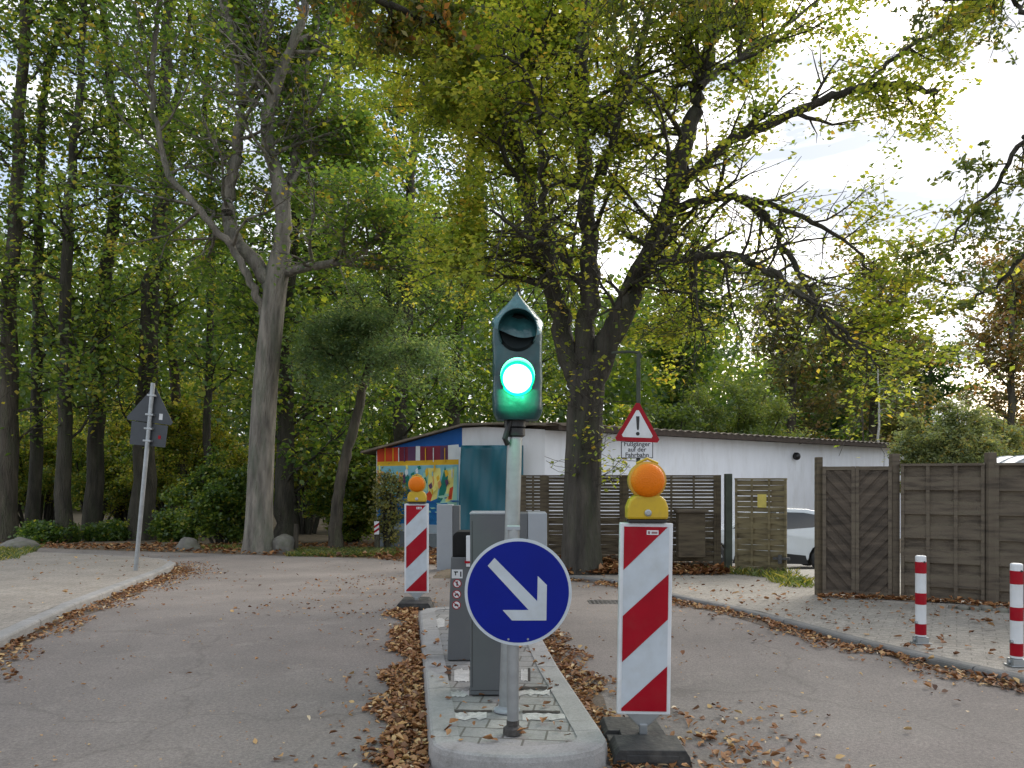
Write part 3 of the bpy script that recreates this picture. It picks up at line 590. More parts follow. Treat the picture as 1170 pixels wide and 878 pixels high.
# --- guide beacons with warning lamps
def beacon(loc, h, w, label, hb=.19, plate=None):
    """striped guide beacon, local coordinates, foot at 0"""
    t = thing('guide_beacon', label, 'beacon', loc, 'striped guide beacons')
    z0 = hb; z1 = hb + h; fr = w * .075
    MB().box(-w / 2, w / 2, -.012, .03, z0, z1).build('panel', m_whitep, t, local=True, bev=.006)
    xi = w / 2 - fr; za, zb = z0 + .02, z1 - .02; H = zb - za
    MB().box(-xi, xi, -.0150, -.010, za, zb).build('white_face', m_greyface, t, local=True)
    def Zf(f): return zb - f * H
    dr = .235
    mb = MB(); y0, y1 = -.0175, -.012
    mb.prism([(-xi, Zf(0)), (xi * .93, Zf(0)), (-xi, Zf(dr))], y0, y1)
    mb.prism([(xi, Zf(.255)), (xi, Zf(.5)), (-xi, Zf(.735)), (-xi, Zf(.485))], y0, y1)
    mb.prism([(xi, Zf(.755)), (xi, Zf(1)), (-xi, Zf(1)), (-xi, Zf(.985))], y0, y1)
    mb.build('red_stripes', m_red, t, local=True)
    s = MB().box(w * .0, w * .22, -.0195, -.0165, zb - .042, zb - .018).build('maker_label', m_whitep, t, local=True)
    MB().box(w * .02, w * .06, -.021, -.0185, zb - .037, zb - .023).box(w * .09, w * .2, -.021, -.0185, zb - .036, zb - .025).build('maker_label_mark', mat('label_ink', (.25, .12, .12), .6), s, local=True)
    mb = MB(); mb.prism([(-w * .34, z0 + .004), (w * .34, z0 + .004), (w * .08, z0 - .065), (-w * .08, z0 - .065)], -.006, .016)
    mb.box(-.02, .02, -.02, .02, .06, z0 - .05); mb.build('foot_bracket', m_galv, t, local=True, bev=.003)
    mb = MB(); B = [(-.20, 0), (.20, 0), (.185, .055), (.165, .085), (-.165, .085), (-.185, .055)]
    mb.prism([(x, z) for x, z in B], -.29, -.06); mb.prism([(x * .9 - .03, z * .8) for x, z in B], .06, .30); mb.box(-.12, .12, -.06, .06, .001, .075)
    mb.box(-.13, .13, -.293, -.285, .02, .06); mb.box(-.19, -.05, -.05, .05, 0.002, .05); mb.box(.05, .19, -.05, .05, .002, .05)
    mb.build('rubber_foot', m_black, t, local=True, bev=.012)
    return t
def lamp(loc, k, label, tilt=0):
    t = thing('warning_lamp', label, 'warning lamp', loc, 'orange warning lamps on the beacons')
    MB().box(-.105 * k, .105 * k, -.035, .045, 0, .018 * k).build('battery_tray', m_blk, t, local=True, bev=.004)
    pl = [(-.113, .02), (.113, .02), (.113, .085), (.098, .125), (.07, .15), (-.07, .15), (-.098, .125), (-.113, .085)]
    MB().prism([(x * k, z * k) for x, z in pl], -.045, .05).build('battery_case', m_yellow, t, local=True, bev=.012)
    zc = .232 * k
    MB().lathe([(.095 * k, -.03), (.104 * k, -.015), (.104 * k, .03), (.094 * k, .034)], (0, 0, zc), n=40).build('lens_ring', mat('ring_yellow', (.5, .27, .02), .4), t, local=True, smooth=True)
    m_or = MATS.get('orange_lens')
    if not m_or:
        m_or = mat('orange_lens', (.70, .165, .0), .42, 0, .15, 3, coat=0)
        n = m_or.node_tree.nodes; l = m_or.node_tree.links; p = n['Principled BSDF']
        tc = n.new('ShaderNodeTexCoord'); wv = n.new('ShaderNodeTexVoronoi'); wv.inputs['Scale'].default_value = 110; bp = n.new('ShaderNodeBump'); bp.inputs['Strength'].default_value = .45; bp.inputs['Distance'].default_value = .004
        l.new(tc.outputs['Object'], wv.inputs['Vector']); l.new(wv.outputs['Distance'], bp.inputs['Height']); l.new(bp.outputs['Normal'], p.inputs['Normal'])
        p.inputs['Specular IOR Level'].default_value = .25
    MB().lathe([(.092 * k, .0), (.092 * k, .042), (.085 * k, .058), (.065 * k, .07), (.035 * k, .077), (.008 * k, .079)], (0, 0, zc), n=40).build('orange_lens', m_or, t, local=True, smooth=True)
    MB().lathe([(.092 * k, -.001), (.085 * k, -.035), (.06 * k, -.05), (.01, -.055)], (0, 0, zc), n=40).build('rear_lens', m_or, t, local=True, smooth=True)
    MB().lathe([(.019 * k, 0), (.019 * k, .006), (.011 * k, .009)], (0, -.045, .055 * k), n=16).build('lock_bolt', m_galv, t, local=True)
    mb = MB(); mb.tube([(-.06 * k, -.02, .325 * k), (0, -.02, .352 * k), (.06 * k, -.02, .325 * k)], .007, 8); mb.build('carry_ridge', m_yellow, t, local=True)
    t.rotation_euler.y = tilt; return t
Yr = 4.12; zfoot = .0
zp0 = W(0, 817, Yr).z; zp1 = W(0, 598.5, Yr).z
tb = beacon((W(737, 0, Yr).x, Yr, .004), zp1 - zp0, 60.5 * Yr / F, 'large red and white striped beacon right of the round blue sign, nearest', hb=zp0)
tb.rotation_euler.y = R(.9); tb.location.x -= .012
lamp((W(738.7, 0, Yr).x, Yr, zp1 + .006), 1.0 * .97, 'orange warning lamp with yellow case on top of the large right beacon')
Yl = 8.72; zp0 = W(0, 678, Yl).z; zp1 = W(0, 576, Yl).z
tb = beacon((W(476, 0, Yl).x, Yl, gz(0, Yl) + .004), zp1 - zp0, 27.5 * Yl / F, 'smaller red and white striped beacon at the far left end of the island', hb=zp0 - gz(0, Yl))
lamp((W(476.6, 0, Yl).x, Yl, zp1 + .005), .94, 'orange warning lamp with yellow case on the smaller far beacon')

# --- warning triangle on gallows post
t0 = G(729, 664, .06); Yw = t0.y
t = thing('warning_sign', 'red bordered warning triangle with exclamation mark above a small text plate', 'road sign', t0)
A = lambda px, py: (W(px, py, Yw).x, W(px, py, Yw).z)
mb = MB(); mb.tube([t0, W(729.5, 404, Yw)], .03, 14); mb.build('post', m_post, t, smooth=True)
MB().tube([W(733, 409, Yw), W(731, 403, Yw), W(716, 402, Yw), W(699, 403.5, Yw)], .022, 8).build('top_arm', m_post, t, smooth=True)
def tri(s, dy0, dy1):
    c = Vector((727.5, 489)); P = [(728, 460), (752.5, 505), (702.5, 503)]; out = []
    for p in P:
        d = Vector(p) - c; d *= s
        perp = Vector((-d.y, d.x)).normalized() * 2.0 * s; q_ = d * .965
        out += [A(*(c + q_ - perp)), A(*(c + q_ + perp))]
    return MB().prism(out, Yw + dy0, Yw + dy1)
tri(1, -.05, -.04).build('red_border', m_red, t)
tri(.70, -.053, -.045).build('white_face', m_whitep, t)
mb = MB(); mb.prism([A(726, 476.2), A(730, 476.2), A(729.4, 490), A(728.8, 492), A(727.6, 492), A(726.9, 490)], Yw - .056, Yw - .05)
c_ = W(728, 496, Yw); mb.lathe([(.027, .05), (.027, .056)], (c_.x, Yw, c_.z), n=16); mb.build('exclamation_mark', m_blk, t)
xa, za = A(709, 524); xb, zb_ = A(745.5, 504.5)
p_ = MB().box(xa, xb, Yw - .048, Yw - .04, za, zb_ - .004).build('text_plate', m_blk, t)
MB().box(xa + .012, xb - .012, Yw - .0495, Yw - .045, za + .012, zb_ - .016).build('plate_face', m_whitep, p_)
cu = bpy.data.curves.new('lettering', 'FONT'); cu.body = 'Fußgänger\nauf der\nFahrbahn'; cu.align_x = 'CENTER'; cu.align_y = 'CENTER'; cu.size = .092; cu.extrude = .001; cu.space_line = .85; cu.offset = .0012
to = bpy.data.objects.new('lettering', cu); COL.objects.link(to); bpy.context.view_layer.update()
me = bpy.data.meshes.new_from_object(to.evaluated_get(bpy.context.evaluated_depsgraph_get())); bpy.data.objects.remove(to); me.materials.append(m_blk)
lo = bpy.data.objects.new('lettering', me); COL.objects.link(lo); lo.parent = p_; lo.rotation_euler = (R(90), 0, 0)
lo.location = Vector(((xa + xb) / 2, Yw - .051, (za + zb_) / 2 + .002)) - t0

# --- leaning sign seen from behind
b = G(155, 652, .1); Yv = b.y
t = thing('traffic_sign', 'leaning sign post on the left pavement, seen from behind its dark grey plates', 'road sign', b)
hh = 215 * Yv / F; k = Yv / F
MB().tube([(0, 0, 0), (0, 0, hh)], .034, 16).build('post', m_galv, t, local=True, smooth=True)
tri_ = [(0 * k, hh - 2 * k), (3 * k, hh - 6 * k), (25 * k, hh - 43 * k), (23 * k, hh - 46 * k), (-27 * k, hh - 44 * k), (-28 * k, hh - 41 * k), (-2 * k, hh - 6 * k)]
MB().prism(tri_, .045, .052).build('triangle_plate', m_alu, t, local=True)
MB().prism([(-22 * k, hh - 72 * k), (19 * k, hh - 72 * k), (20 * k, hh - 47 * k), (-22 * k, hh - 45 * k)], .046, .0525).build('lower_plate', m_alu, t, local=True)
for z in (14, 36, 52, 66): MB().box(-4.5 * k, 4.5 * k, -.04, .044, hh - z * k - .02, hh - z * k + .012).build('clamp', m_galv, t, local=True, bev=.004)
MB().box(9 * k, 13 * k, .042, .046, hh - 41 * k, hh - 34 * k).build('white_sticker', m_whitep, t, local=True)
MB().box(10 * k, 13 * k, .042, .047, hh - 63 * k, hh - 59 * k).build('red_sticker', m_red, t, local=True)
t.rotation_euler.y = math.atan2(20, 215)

# --- bollards
def bollard(px, py0, py1, wpx, label):
    b = G(px, py1, .06); Y = b.y; h = (py1 - py0) * Y / F; r = wpx * Y / F / 2
    t = thing('bollard', label, 'bollard', b, 'red and white bollards on the right pavement')
    MB().tube([(0, 0, .06), (0, 0, h - .008), (0, 0, h)], [r, r, r * .8], 28).build('tube', m_whitep, t, local=True, smooth=True)
    for f0, f1 in ((.07, .20), (.425, .555), (.775, .90)):
        MB().lathe([(r + .0005, 0), (r + .0015, .001), (r + .0015, (f1 - f0) * h - .001), (r + .0005, (f1 - f0) * h)], (0, 0, h * (1 - f1)), 'z', 28).build('red_band', m_red, t, local=True, smooth=True)
    mb = MB(); mb.box(-r * 1.15, r * 1.15, -r, r, 0, .055); mb.tube([(-r * 1.5, 0, .03), (r * 1.5, 0, .03)], .014, 10); mb.box(-r * 1.6, r * 1.6, -r * 1.3, r * 1.3, 0, .01)
    mb.build('foot', m_galv, t, local=True, bev=.003)
    MB().tube([(-r - .012, -.01, h * .24), (-r + .01, -.01, h * .24)], .013, 10).build('lock', m_galv, t, local=True)
    MB().tube([(.2 * r, -r - .004, h * .93), (.2 * r, -r + .01, h * .93)], .008, 8).build('keyhole', m_blk, t, local=True)
    return t
bollard(1052, 635, 735, 11.5, 'red and white bollard left of its pair, in front of the dark fence')
bollard(1161.5, 644, 761, 13, 'red and white bollard nearest the right edge, close to the kerb')

# drain cover
g = G(692, 689)
t = thing('drain_cover', 'flat iron drain cover in the road beside the right kerb', 'drain cover', g)
mb = MB(); mb.box(-.2, .2, -.15, .15, .004, .011); mb.build('frame', mat('iron', (.1, .1, .1), .6, .6, .3, 30), t, local=True)
mb = MB(); [mb.box(-.17 + i * .05, -.145 + i * .05, -.12, .12, .011, .014) for i in range(7)]; mb.build('grate', m_blk, t, local=True)

# ================================================================== FENCES
def slat_panel(parent, a, b, z0, z1, m, n, stag=.014, gap=.0, battens=3, name='slat_panel', topgap=0., bm=None, seed=0):
    rd = random.Random(seed); a = Vector(a[:2]).to_3d(); b = Vector(b[:2]).to_3d(); u = (b - a); l = u.length; u.normalize(); nn = Vector((u.y, -u.x, 0))
    if nn.y > 0: nn = -nn
    mb = MB(); H = (z1 - z0) / n
    for i in range(n):
        zl = z0 + i * H; g = gap + topgap * (1 if i > n * .55 else 0); s = stag if i % 2 else -stag
        j = rd.uniform(-.004, .004); prev = None; segs = battens * 2 + 2
        vs = []; 
        for kx in range(segs + 1):
            f = kx / segs; off = s * (math.cos(f * math.pi * (battens + 1)) if stag > .018 else 1)
            p = a + u * (l * f) + nn * (off if stag > .018 else s)
            for (dn, z) in ((-.007, zl + g / 2), (.007, zl + g / 2), (.007, zl + H - g / 2 + .012 * (gap == 0)), (-.007, zl + H - g / 2 + .012 * (gap == 0))): vs.append((p.x + nn.x * dn, p.y + nn.y * dn, z + j))
        fs = [(k_ * 4 + c, k_ * 4 + (c + 1) % 4, k_ * 4 + 4 + (c + 1) % 4, k_ * 4 + 4 + c) for k_ in range(segs) for c in range(4)] + [(0, 1, 2, 3), (segs * 4 + 3, segs * 4 + 2, segs * 4 + 1, segs * 4)]
        mb.add(vs, fs)
    o = mb.build(name, m, parent)
    mb = MB()
    for k_ in range(battens): f = (k_ + 1) / (battens + 1); mb.obox(a, u, nn, (l * f - .018, l * f + .018), .024, .036, z0, z1)
    mb.obox(a, u, nn, (0, .035), -.02, .034, z0, z1); mb.obox(a, u, nn, (l - .035, l), -.02, .034, z0, z1); mb.obox(a, u, nn, (-.005, l + .005), -.028, .042, z1, z1 + .028)
    mb.build('battens', bm or m, parent)
    return o
def post(parent, p, z0, z1, m, s=.045, name='post'):
    return MB().box(p[0] - s, p[0] + s, p[1] - s, p[1] + s, z0, z1).build(name, m, parent, bev=.006)
PL0 = G(937, 680, .06); PL1 = G(1024, 684, .06); PR1 = G(1131, 690, .06); dirr = (PR1 - PL1); 
ext = [PL1, PR1, PR1 + dirr * 1.15, PR1 + dirr * 2.3, PR1 + dirr * 3.4]
t = thing('wooden_fence', 'dark weathered fence of wide horizontal boards behind the bollards', 'fence', PL1)
for i in range(4):
    a, b2 = ext[i], ext[i + 1]; u = (b2 - a).normalized(); z1 = W(0, 531, a.y).z if i < 1 else 1.60
    slat_panel(t, a + u * .05, b2 - u * .05, .05, 1.575, m_wood, 11, stag=.0179, battens=2, seed=i)
for i, p in enumerate(ext): post(t, p + Vector((0, -.01 if i else .045, 0)), -.1, 1.72, m_wood)
# chevron lattice double gate
t = thing('lattice_gate', 'dark double gate with boards laid in a diagonal chevron pattern', 'gate', PL0)
a = Vector((PL0.x, PL0.y, 0)); b2 = Vector((PL1.x - .05, PL1.y, 0)); u = (b2 - a).normalized(); nn = Vector((u.y, -u.x, 0)); nn = nn if nn.y < 0 else -nn; Lg = (b2 - a).length
def clip_poly(poly, x0, x1, z0, z1):
    def cl(P, f, inter):
        o = []
        for i in range(len(P)):
            A_, B_ = P[i - 1], P[i]; fa, fb = f(A_), f(B_)
            if fa != fb: o.append(inter(A_, B_))
            if fb: o.append(B_)
        return o
    ix = lambda v: (lambda A_, B_: (v, A_[1] + (B_[1] - A_[1]) * (v - A_[0]) / (B_[0] - A_[0]))); iz = lambda v: (lambda A_, B_: (A_[0] + (B_[0] - A_[0]) * (v - A_[1]) / (B_[1] - A_[1]), v))
    for f, g_ in ((lambda p: p[0] >= x0, ix(x0)), (lambda p: p[0] <= x1, ix(x1)), (lambda p: p[1] >= z0, iz(z0)), (lambda p: p[1] <= z1, iz(z1))):
        if poly: poly = cl(poly, f, g_)
    return poly
for side in (0, 1):
    s0, s1 = (.03, Lg / 2 - .002) if side == 0 else (Lg / 2 + .002, Lg + .0); mb = MB(); w = s1 - s0; fr = .04
    for lay in (0, 1):
        for k_ in range(-4, 24):
            z = .06 + k_ * .17 + (.085 if lay else 0); wv = .052
            sl = -1.15 if side == 0 else 1.15
            if side == 0 and not lay: sl = -1.15
            P = [(s0, z), (s1, z + sl * w * (1)), (s1, z + sl * w + wv * 2.2), (s0, z + wv * 2.2)]
            P = [(x, zz_ + (w * 1.15 if side == 0 else -w * .2)) for x, zz_ in P]
            if len(set(P)) < 4: continue
            C = clip_poly(P, s0 + fr * .5, s1 - fr * .5, .07, 1.53)
            if len(C) < 3: continue
            d0, d1 = (-.004, .008) if lay else (.010, .022); n_c = len(C)
            vs = [tuple(a + u * x + nn * d0 + Vector((0, 0, z_))) for x, z_ in C] + [tuple(a + u * x + nn * d1 + Vector((0, 0, z_))) for x, z_ in C]
            mb.add(vs, [tuple(range(n_c)), tuple(range(2 * n_c - 1, n_c - 1, -1))] + [(i, i + n_c, (i + 1) % n_c + n_c, (i + 1) % n_c) for i in range(n_c)])
    lf = mb.build('gate_leaf', mat('dark_wood', (.075, .058, .042), .85, 0, .5, 3, bump=.6, bscale=30, stretch=(1, 1, 5)), t)
    mb = MB(); mb.obox(a, u, nn, (s0, s0 + fr), -.014, .034, .04, 1.575); mb.obox(a, u, nn, (s1 - fr, s1), -.014, .034, .04, 1.575)
    mb.obox(a, u, nn, (s0 + fr, s1 - fr), -.012, .032, .04, .085); mb.obox(a, u, nn, (s0 + fr, s1 - fr), -.012, .032, 1.53, 1.573); mb.build('frame', m_wood, lf)
MB().obox(a, u, nn, (Lg / 2 - .03, Lg / 2 + .03), -.03, -.016, .05, 1.56).build('cover_strip', m_wood, t)
MB().box(a.x - .035, a.x + .035, a.y - .0, a.y + .09, -.15, 1.69).build('post', m_woodg, t, bev=.006)
MB().box(a.x - .03, b2.x + .02, a.y + .1, a.y + .13, -.1, .0).build('ground_board', m_wood, t)

# woven middle fence
F0, F1 = G(596, 655, .0), G(824, 656, .0)
F0 = Vector((F0.x, 12.95, 0)); F1 = Vector((W(824, 0, 12.85).x, 12.85, 0)); zb = gz(0, 12.9)
t = thing('wooden_fence', 'brown woven slat fence behind the thick forked tree trunk', 'fence', (F0.x, F0.y, zb))
cut = [0, .115, .515, .985]; ztop = 1.45
for i in range(3):
    a_, b_ = F0.lerp(F1, cut[i] + .012), F0.lerp(F1, cut[i + 1] - .012)
    slat_panel(t, a_, b_, zb + .03, ztop, m_woodg, 28, stag=.02, gap=.0012, topgap=.009, battens=(1, 2, 3)[i], seed=20 + i)
for c in cut: post(t, F0.lerp(F1, c), zb - .1, ztop + .03, m_woodg, .04)
lb = F0.lerp(F1, .80); mb_t = thing('letter_box', 'dark wooden letter box with a small lid fixed low on the woven fence', 'letter box', (lb.x, lb.y - .1, .35))
MB().box(lb.x - .1, lb.x + .34, 12.6, 12.8, zb + .3, .86).build('case', m_woodg, mb_t, bev=.01); MB().box(lb.x - .14, lb.x + .38, 12.54, 12.82, .865, .91).build('lid', m_wood, mb_t, bev=.01)
# open gate leaf with tall post
H0 = Vector((W(832, 0, 12.75).x, 12.75, 0))
t = thing('wooden_gate', 'open slatted garden gate with a yellow note pinned to it', 'gate', (H0.x, H0.y, zb))
post(t, H0, zb - .1, 1.50, m_post, .055)
g0 = Vector((W(840, 0, 12.7).x, 12.7, 0)); g1_ = Vector((W(899, 0, 12.35).x, 12.35, 0))
slat_panel(t, g0, g1_, zb + .07, 1.40, mat('gate_wood', (.19, .155, .085), .85, 0, .5, 3, bump=.6, bscale=30, dirt=(.13, .12, .06), dirt_amt=.6, stretch=(1, 1, 7)), 17, stag=.02, gap=.001, topgap=.009, battens=2, seed=33, name='gate_leaf')
gu = (g1_ - g0).normalized(); gn = Vector((gu.y, -gu.x, 0))
MB().obox(g0, gu, gn, (.36 * 1.0, .5), .046, .05, W(0, 580, 12.5).z, W(0, 565, 12.5).z).build('yellow_note', mat('note_yellow', (.6, .5, .12), .7), t)
MB().obox(g0, gu, gn, (.6, .86), .044, .07, .12, .16).obox(g0, gu, gn, (.68, .74), .05, .09, .06, .2).build('latch', mat('iron', (.1, .1, .1)), t)
c = g0 + gu * .62; MB().tube([(c.x, c.y, zb + .1), (c.x, c.y, zb - .0)], .012, 8).tube([(c.x - .09, c.y - .03, zb + .045), (c.x + .09, c.y - .03, zb + .045)], .045, 12).build('gate_wheel', m_blk, t)  # black wheel on a short stem under the gate leaf

# ================================================================== BUILDING
t = thing('shed_building', 'long low white building with a lean-to roof and a painted end wall', 'building', (0, 20, -.45))
A0 = (-3.52, 20.); A1 = (.85, 20.); B1 = (17.2, 33.6)
zl = W(0, 516, 20).z; zp = W(0, 487, 20).z; xp = W(530, 0, 20).x
wallpts = [(A0[0], -.9), (A1[0], -.9), (A1[0], 2.68), (xp + .5, zp - .02), (xp, zp - .05), (A0[0], zl)]
MB().prism(wallpts, 20, 20.25).build('end_wall', m_wall, t)
u = Vector((B1[0] - A1[0], B1[1] - A1[1], 0)); LB = u.length; u.normalize(); nB = Vector((u.y, -u.x, 0))
mb = MB(); mb.obox((A1[0], A1[1] + .0), u, nB, LB, -.25, -.003, -1.7, 2.66)
v2 = Vector((B1[0], B1[1], 0)); mb.obox(B1, Vector((-nB.x, -nB.y, 0)), u, 8, -.25, 0, -1.7, 2.5); mb.build('long_wall', m_wall, t)
MB().obox(A1, u, nB, (LB * .17, LB * .172), 0, .02, -1, 2.66).build('wall_joint', m_ltgrey, t)
# roof sheet, corrugated, with rafters
mb = MB(); nc = 240; ov = .55
vs = []
for i in range(nc + 1):
    f = -.01 + 1.02 * i / nc; p = Vector((A1[0], A1[1], 0)) + u * (LB * f); z = .025 * math.sin(i * math.pi * .5 * 2 / 2)
    for (d, zz_) in ((ov, 2.80), (-6, 2.35)): q_ = p + nB * d; vs += [(q_.x, q_.y, zz_ + z + .02), (q_.x, q_.y, zz_ + z)]
fs = []
for i in range(nc): o_ = i * 4; fs += [(o_, o_ + 4, o_ + 6, o_ + 2), (o_ + 1, o_ + 3, o_ + 7, o_ + 5), (o_, o_ + 1, o_ + 5, o_ + 4), (o_ + 2, o_ + 6, o_ + 7, o_ + 3)]
mb.add(vs, fs).build('roof', m_roof, t)
mb = MB(); k_ = int(LB / .9)
for i in range(k_ + 1): mb.obox(A1, u, nB, (i * .9, i * .9 + .07), -.1, ov - .05, 2.66, 2.77)
mb.obox(A1, u, nB, (0, LB), ov - .05, ov - .02, 2.64, 2.775); mb.build('rafters', m_rafter, t)
# verge over the painted wall
ang = math.atan2(zp - zl, xp - A0[0])
mb = MB(); mb.prism([(A0[0] - .35, zl - .06), (xp, zp + .0), (xp + .9, zp + .03), (A1[0] + .6, 2.75), (A1[0] + .6, 2.83), (xp + .9, zp + .075), (xp, zp + .05), (A0[0] - .35, zl - .01)], 19.65, 26); mb.build('verge_roof', m_roof, t)
# door in the long wall
fd = .0
for i in range(200):
    f = i / 200; p = Vector((A1[0], A1[1], 0)) + u * (LB * f)
    if CX + F * p.x / p.y > 898: fd = f; break
D = MB().obox(A1, u, nB, (LB * fd - .95, LB * fd), 0, .03, -1.2, W(0, 555, 26.5).z).build('door', m_brown, t)
MB().obox(A1, u, nB, (LB * fd - .87, LB * fd - .1), .03, .045, -1.1, W(0, 558, 26.5).z).build('door_panel', mat('door_dark', (.03, .02, .02), .5), D)
cp = None
for i in range(400):
    f = i / 400; p = Vector((A1[0], A1[1], 0)) + u * (LB * f)
    if CX + F * p.x / p.y > 907: cp = p + nB * .08; break
cz = W(0, 521, cp.y).z
tt = thing('wall_camera', 'small dark camera mounted high on the white wall', 'lamp', cp)  # small building camera fixed to the wall, not a lamp
MB().box(cp.x - .06, cp.x + .06, cp.y - .02, cp.y + .08, cz - .02, cz + .12).build('bracket', m_blk, tt, bev=.01); MB().lathe([(.13, 0), (.14, .05), (.1, .12), (.03, .15)], (cp.x, cp.y, cz - .02), n=16).build('camera_head', m_blk, tt, smooth=True)

# painted mural: flat paint areas on the end wall
def pm(name, c, r=.75): return mat('paint_' + name, lin(c), r, 0, .14, 3, dirt=tuple(v * .8 for v in lin(c)), dirt_amt=.4)
pal = [pm('blue', (20, 92, 170)), pm('orange_red', (215, 75, 38)), pm('maroon', (130, 40, 60)), pm('white', (225, 232, 235)), pm('yellow', (225, 180, 40)),
       pm('pale_blue', (130, 190, 205)), pm('deep_blue', (20, 110, 170)), pm('plinth', (120, 128, 132)), pm('cream', (235, 225, 130)), pm('sea_green', (20, 125, 110)), pm('peach', (225, 165, 95)), pm('teal_light', (165, 215, 190)), pm('plum', (95, 60, 95)), pm('plinth_pale', (165, 180, 190))]
mb = MB(); lay = [0]
def paint(poly, mi, mb=mb):
    lay[0] += 1; y = 20 - .003 - lay[0] * .0006
    mb.prism([(W(x, y_, 20).x, W(x, y_, 20).z) for x, y_ in poly], y, 19.9995, mi)
paint([(431, 516), (452, 510), (528, 488.5), (528, 511), (431, 515.5)], 0)
paint([(431, 512), (522, 509), (522, 527), (431, 530)], 2)
paint([(431, 514), (455, 511), (455, 529), (431, 531)], 1)
paint([(466, 511), (475, 511), (475, 528), (466, 528)], 12); paint([(475, 510), (480, 510), (480, 528), (475, 528)], 3)
paint([(503, 510), (512, 509), (512, 527), (503, 527)], 12)
paint([(512, 509), (524, 508), (526, 527), (512, 527)], 3)
paint([(431, 528), (524, 525), (524, 531), (431, 533)], 4)
paint([(431, 533), (524, 531), (524, 578), (431, 578)], 5)
paint([(431, 563), (455, 567), (462, 558), (478, 561), (496, 568), (524, 580), (524, 601), (431, 598)], 6)
paint([(431, 537), (444, 541), (439, 560), (431, 560)], 10); paint([(444, 540), (448, 549), (447, 556), (444, 552)], 9)
paint([(456, 540), (461, 540), (459, 561), (455, 562)], 10); paint([(462, 538), (468, 545), (466, 565), (463, 560)], 9)
paint([(431, 556), (452, 552), (456, 564), (440, 566)], 11)
paint([(489, 535), (505, 535), (499, 570), (492, 573), (489, 560)], 8); paint([(484, 540), (490, 540), (488, 562), (482, 560)], 11)
paint([(487, 565), (491, 561), (494, 566), (492, 573), (487, 571)], 1)
paint([(506, 537), (522, 533), (522, 577), (503, 577)], 11); paint([(512, 538), (519, 536), (517, 572), (509, 574)], 8)
paint([(508.5, 533), (512, 545), (510, 560), (505, 572), (500, 574), (503, 555)], 9); paint([(514, 558), (518, 556), (516, 571), (512, 571)], 1)
paint([(431, 597), (524, 601), (524, 612), (431, 604)], 13); paint([(431, 602), (445, 604), (470, 609), (524, 611), (524, 634), (431, 634)], 7)
mr = random.Random(4)
for _ in range(95):
    px = mr.uniform(433, 521); py = mr.uniform(534, 598); up = py < 566
    c_ = mr.choice((5, 11, 8, 10, 3, 9, 4, 12) if up else (6, 5, 0, 13, 6, 11)); w_ = mr.uniform(.6, 2.6) if up else mr.uniform(2, 6); h_ = mr.uniform(2, 6) if up else mr.uniform(.6, 2)
    paint([(px - w_, py - h_ * mr.random()), (px + w_ * .4, py - h_), (px + w_, py + h_ * mr.random()), (px - w_ * .3, py + h_)], c_)
for px in (440, 449, 455.5, 462, 486, 495, 508): paint([(px, 512), (px + .7, 512), (px + .7, 528), (px, 528)], mr.choice((4, 3, 12)))
mb.build('mural', pal, t)
# teal tarpaulin hanging in front
Vt = []; cols, rows = 30, 24; m_tarp = mat('tarpaulin', (.003, .105, .15), .4, 0, .2, 2.5, bump=.5, bscale=5, dirt=(.02, .12, .17), dirt_amt=.4, stretch=(1, 1, .3))
for i in range(rows + 1):
    for j in range(cols + 1):
        px = 524 + (598 - 524) * j / cols + (3 * (1 - i / rows) ** 3 if j == 0 else 0); py = 509 + (628 - 509) * i / rows
        p = W(px, py, 19.6); p.y += .04 * math.sin(j * .7 + i * .12) + .03 * math.sin(j * .31 - i * .4); Vt.append(p)
o = MB().add(Vt, [(i * (cols + 1) + j, i * (cols + 1) + j + 1, (i + 1) * (cols + 1) + j + 1, (i + 1) * (cols + 1) + j) for i in range(rows) for j in range(cols)]).build('tarpaulin', m_tarp, smooth=True)
sm = o.modifiers.new('thickness', 'SOLIDIFY'); sm.thickness = .01; tag(o, 'dark teal tarpaulin hanging over the right half of the painted wall', 'tarpaulin')

# far curved white roof behind fence
c = W(1190, 528, 16); t = thing('garden_tunnel', 'pale rounded plastic garden tunnel just showing above the right fence', 'polytunnel', (c.x, c.y, -1))
mb = MB(); rib = MB(); n = 16; rT = .95
arc = [(c.x + rT * math.cos(math.pi * j / n), .95 + rT * math.sin(math.pi * j / n)) for j in range(n + 1)]
arc = [(c.x + rT, -1)] + arc + [(c.x - rT, -1)]
mb.prism(arc, 16, 17.1); mb.build('cover', mat('tunnel_film', (.55, .58, .6), .4), t)
for y in (16, 16.55, 17.1): rib.tube([(x * 1.0, y - .01, z) for x, z in arc], .02, 6, cap=True)
rib.build('hoops', m_galv, t)

# ================================================================== CAR
t = thing('parked_car', 'white crossover car parked in the yard behind the open gate', 'car', (6.15, 19, gz(7, 19) + .0))
def prof_car():
    P = [(-2.13, .35), (-2.17, .62), (-2.05, .82), (-1.3, .98), (-.95, 1.05), (-.35, 1.42), (.1, 1.52), (.9, 1.50), (1.55, 1.36), (1.95, 1.10), (2.12, 1.0), (2.16, .75), (2.12, .42), (1.95, .3)]
    def arch(cx, r): return [(cx + r * math.cos(R(a)), .33 + r * math.sin(R(a))) for a in range(0, 181, 20)]
    low = [(1.75, .26)] + arch(1.3, .40) + [(.8, .24), (-.8, .24)] + arch(-1.28, .40) + [(-1.75, .26)]
    return P + low
P = prof_car()
bm = bmesh.new(); 
yw = .89
def taper(z): return 1 - .17 * max(0, (z - .95)) / .57
rings = []
for y in (-1, -.96, .96, 1):
    s_ = 1 if abs(y) < .99 else .985
    rings.append([bm.verts.new((x * s_, y * yw * taper(z), .9 + (z - .9) * s_)) for x, z in P])
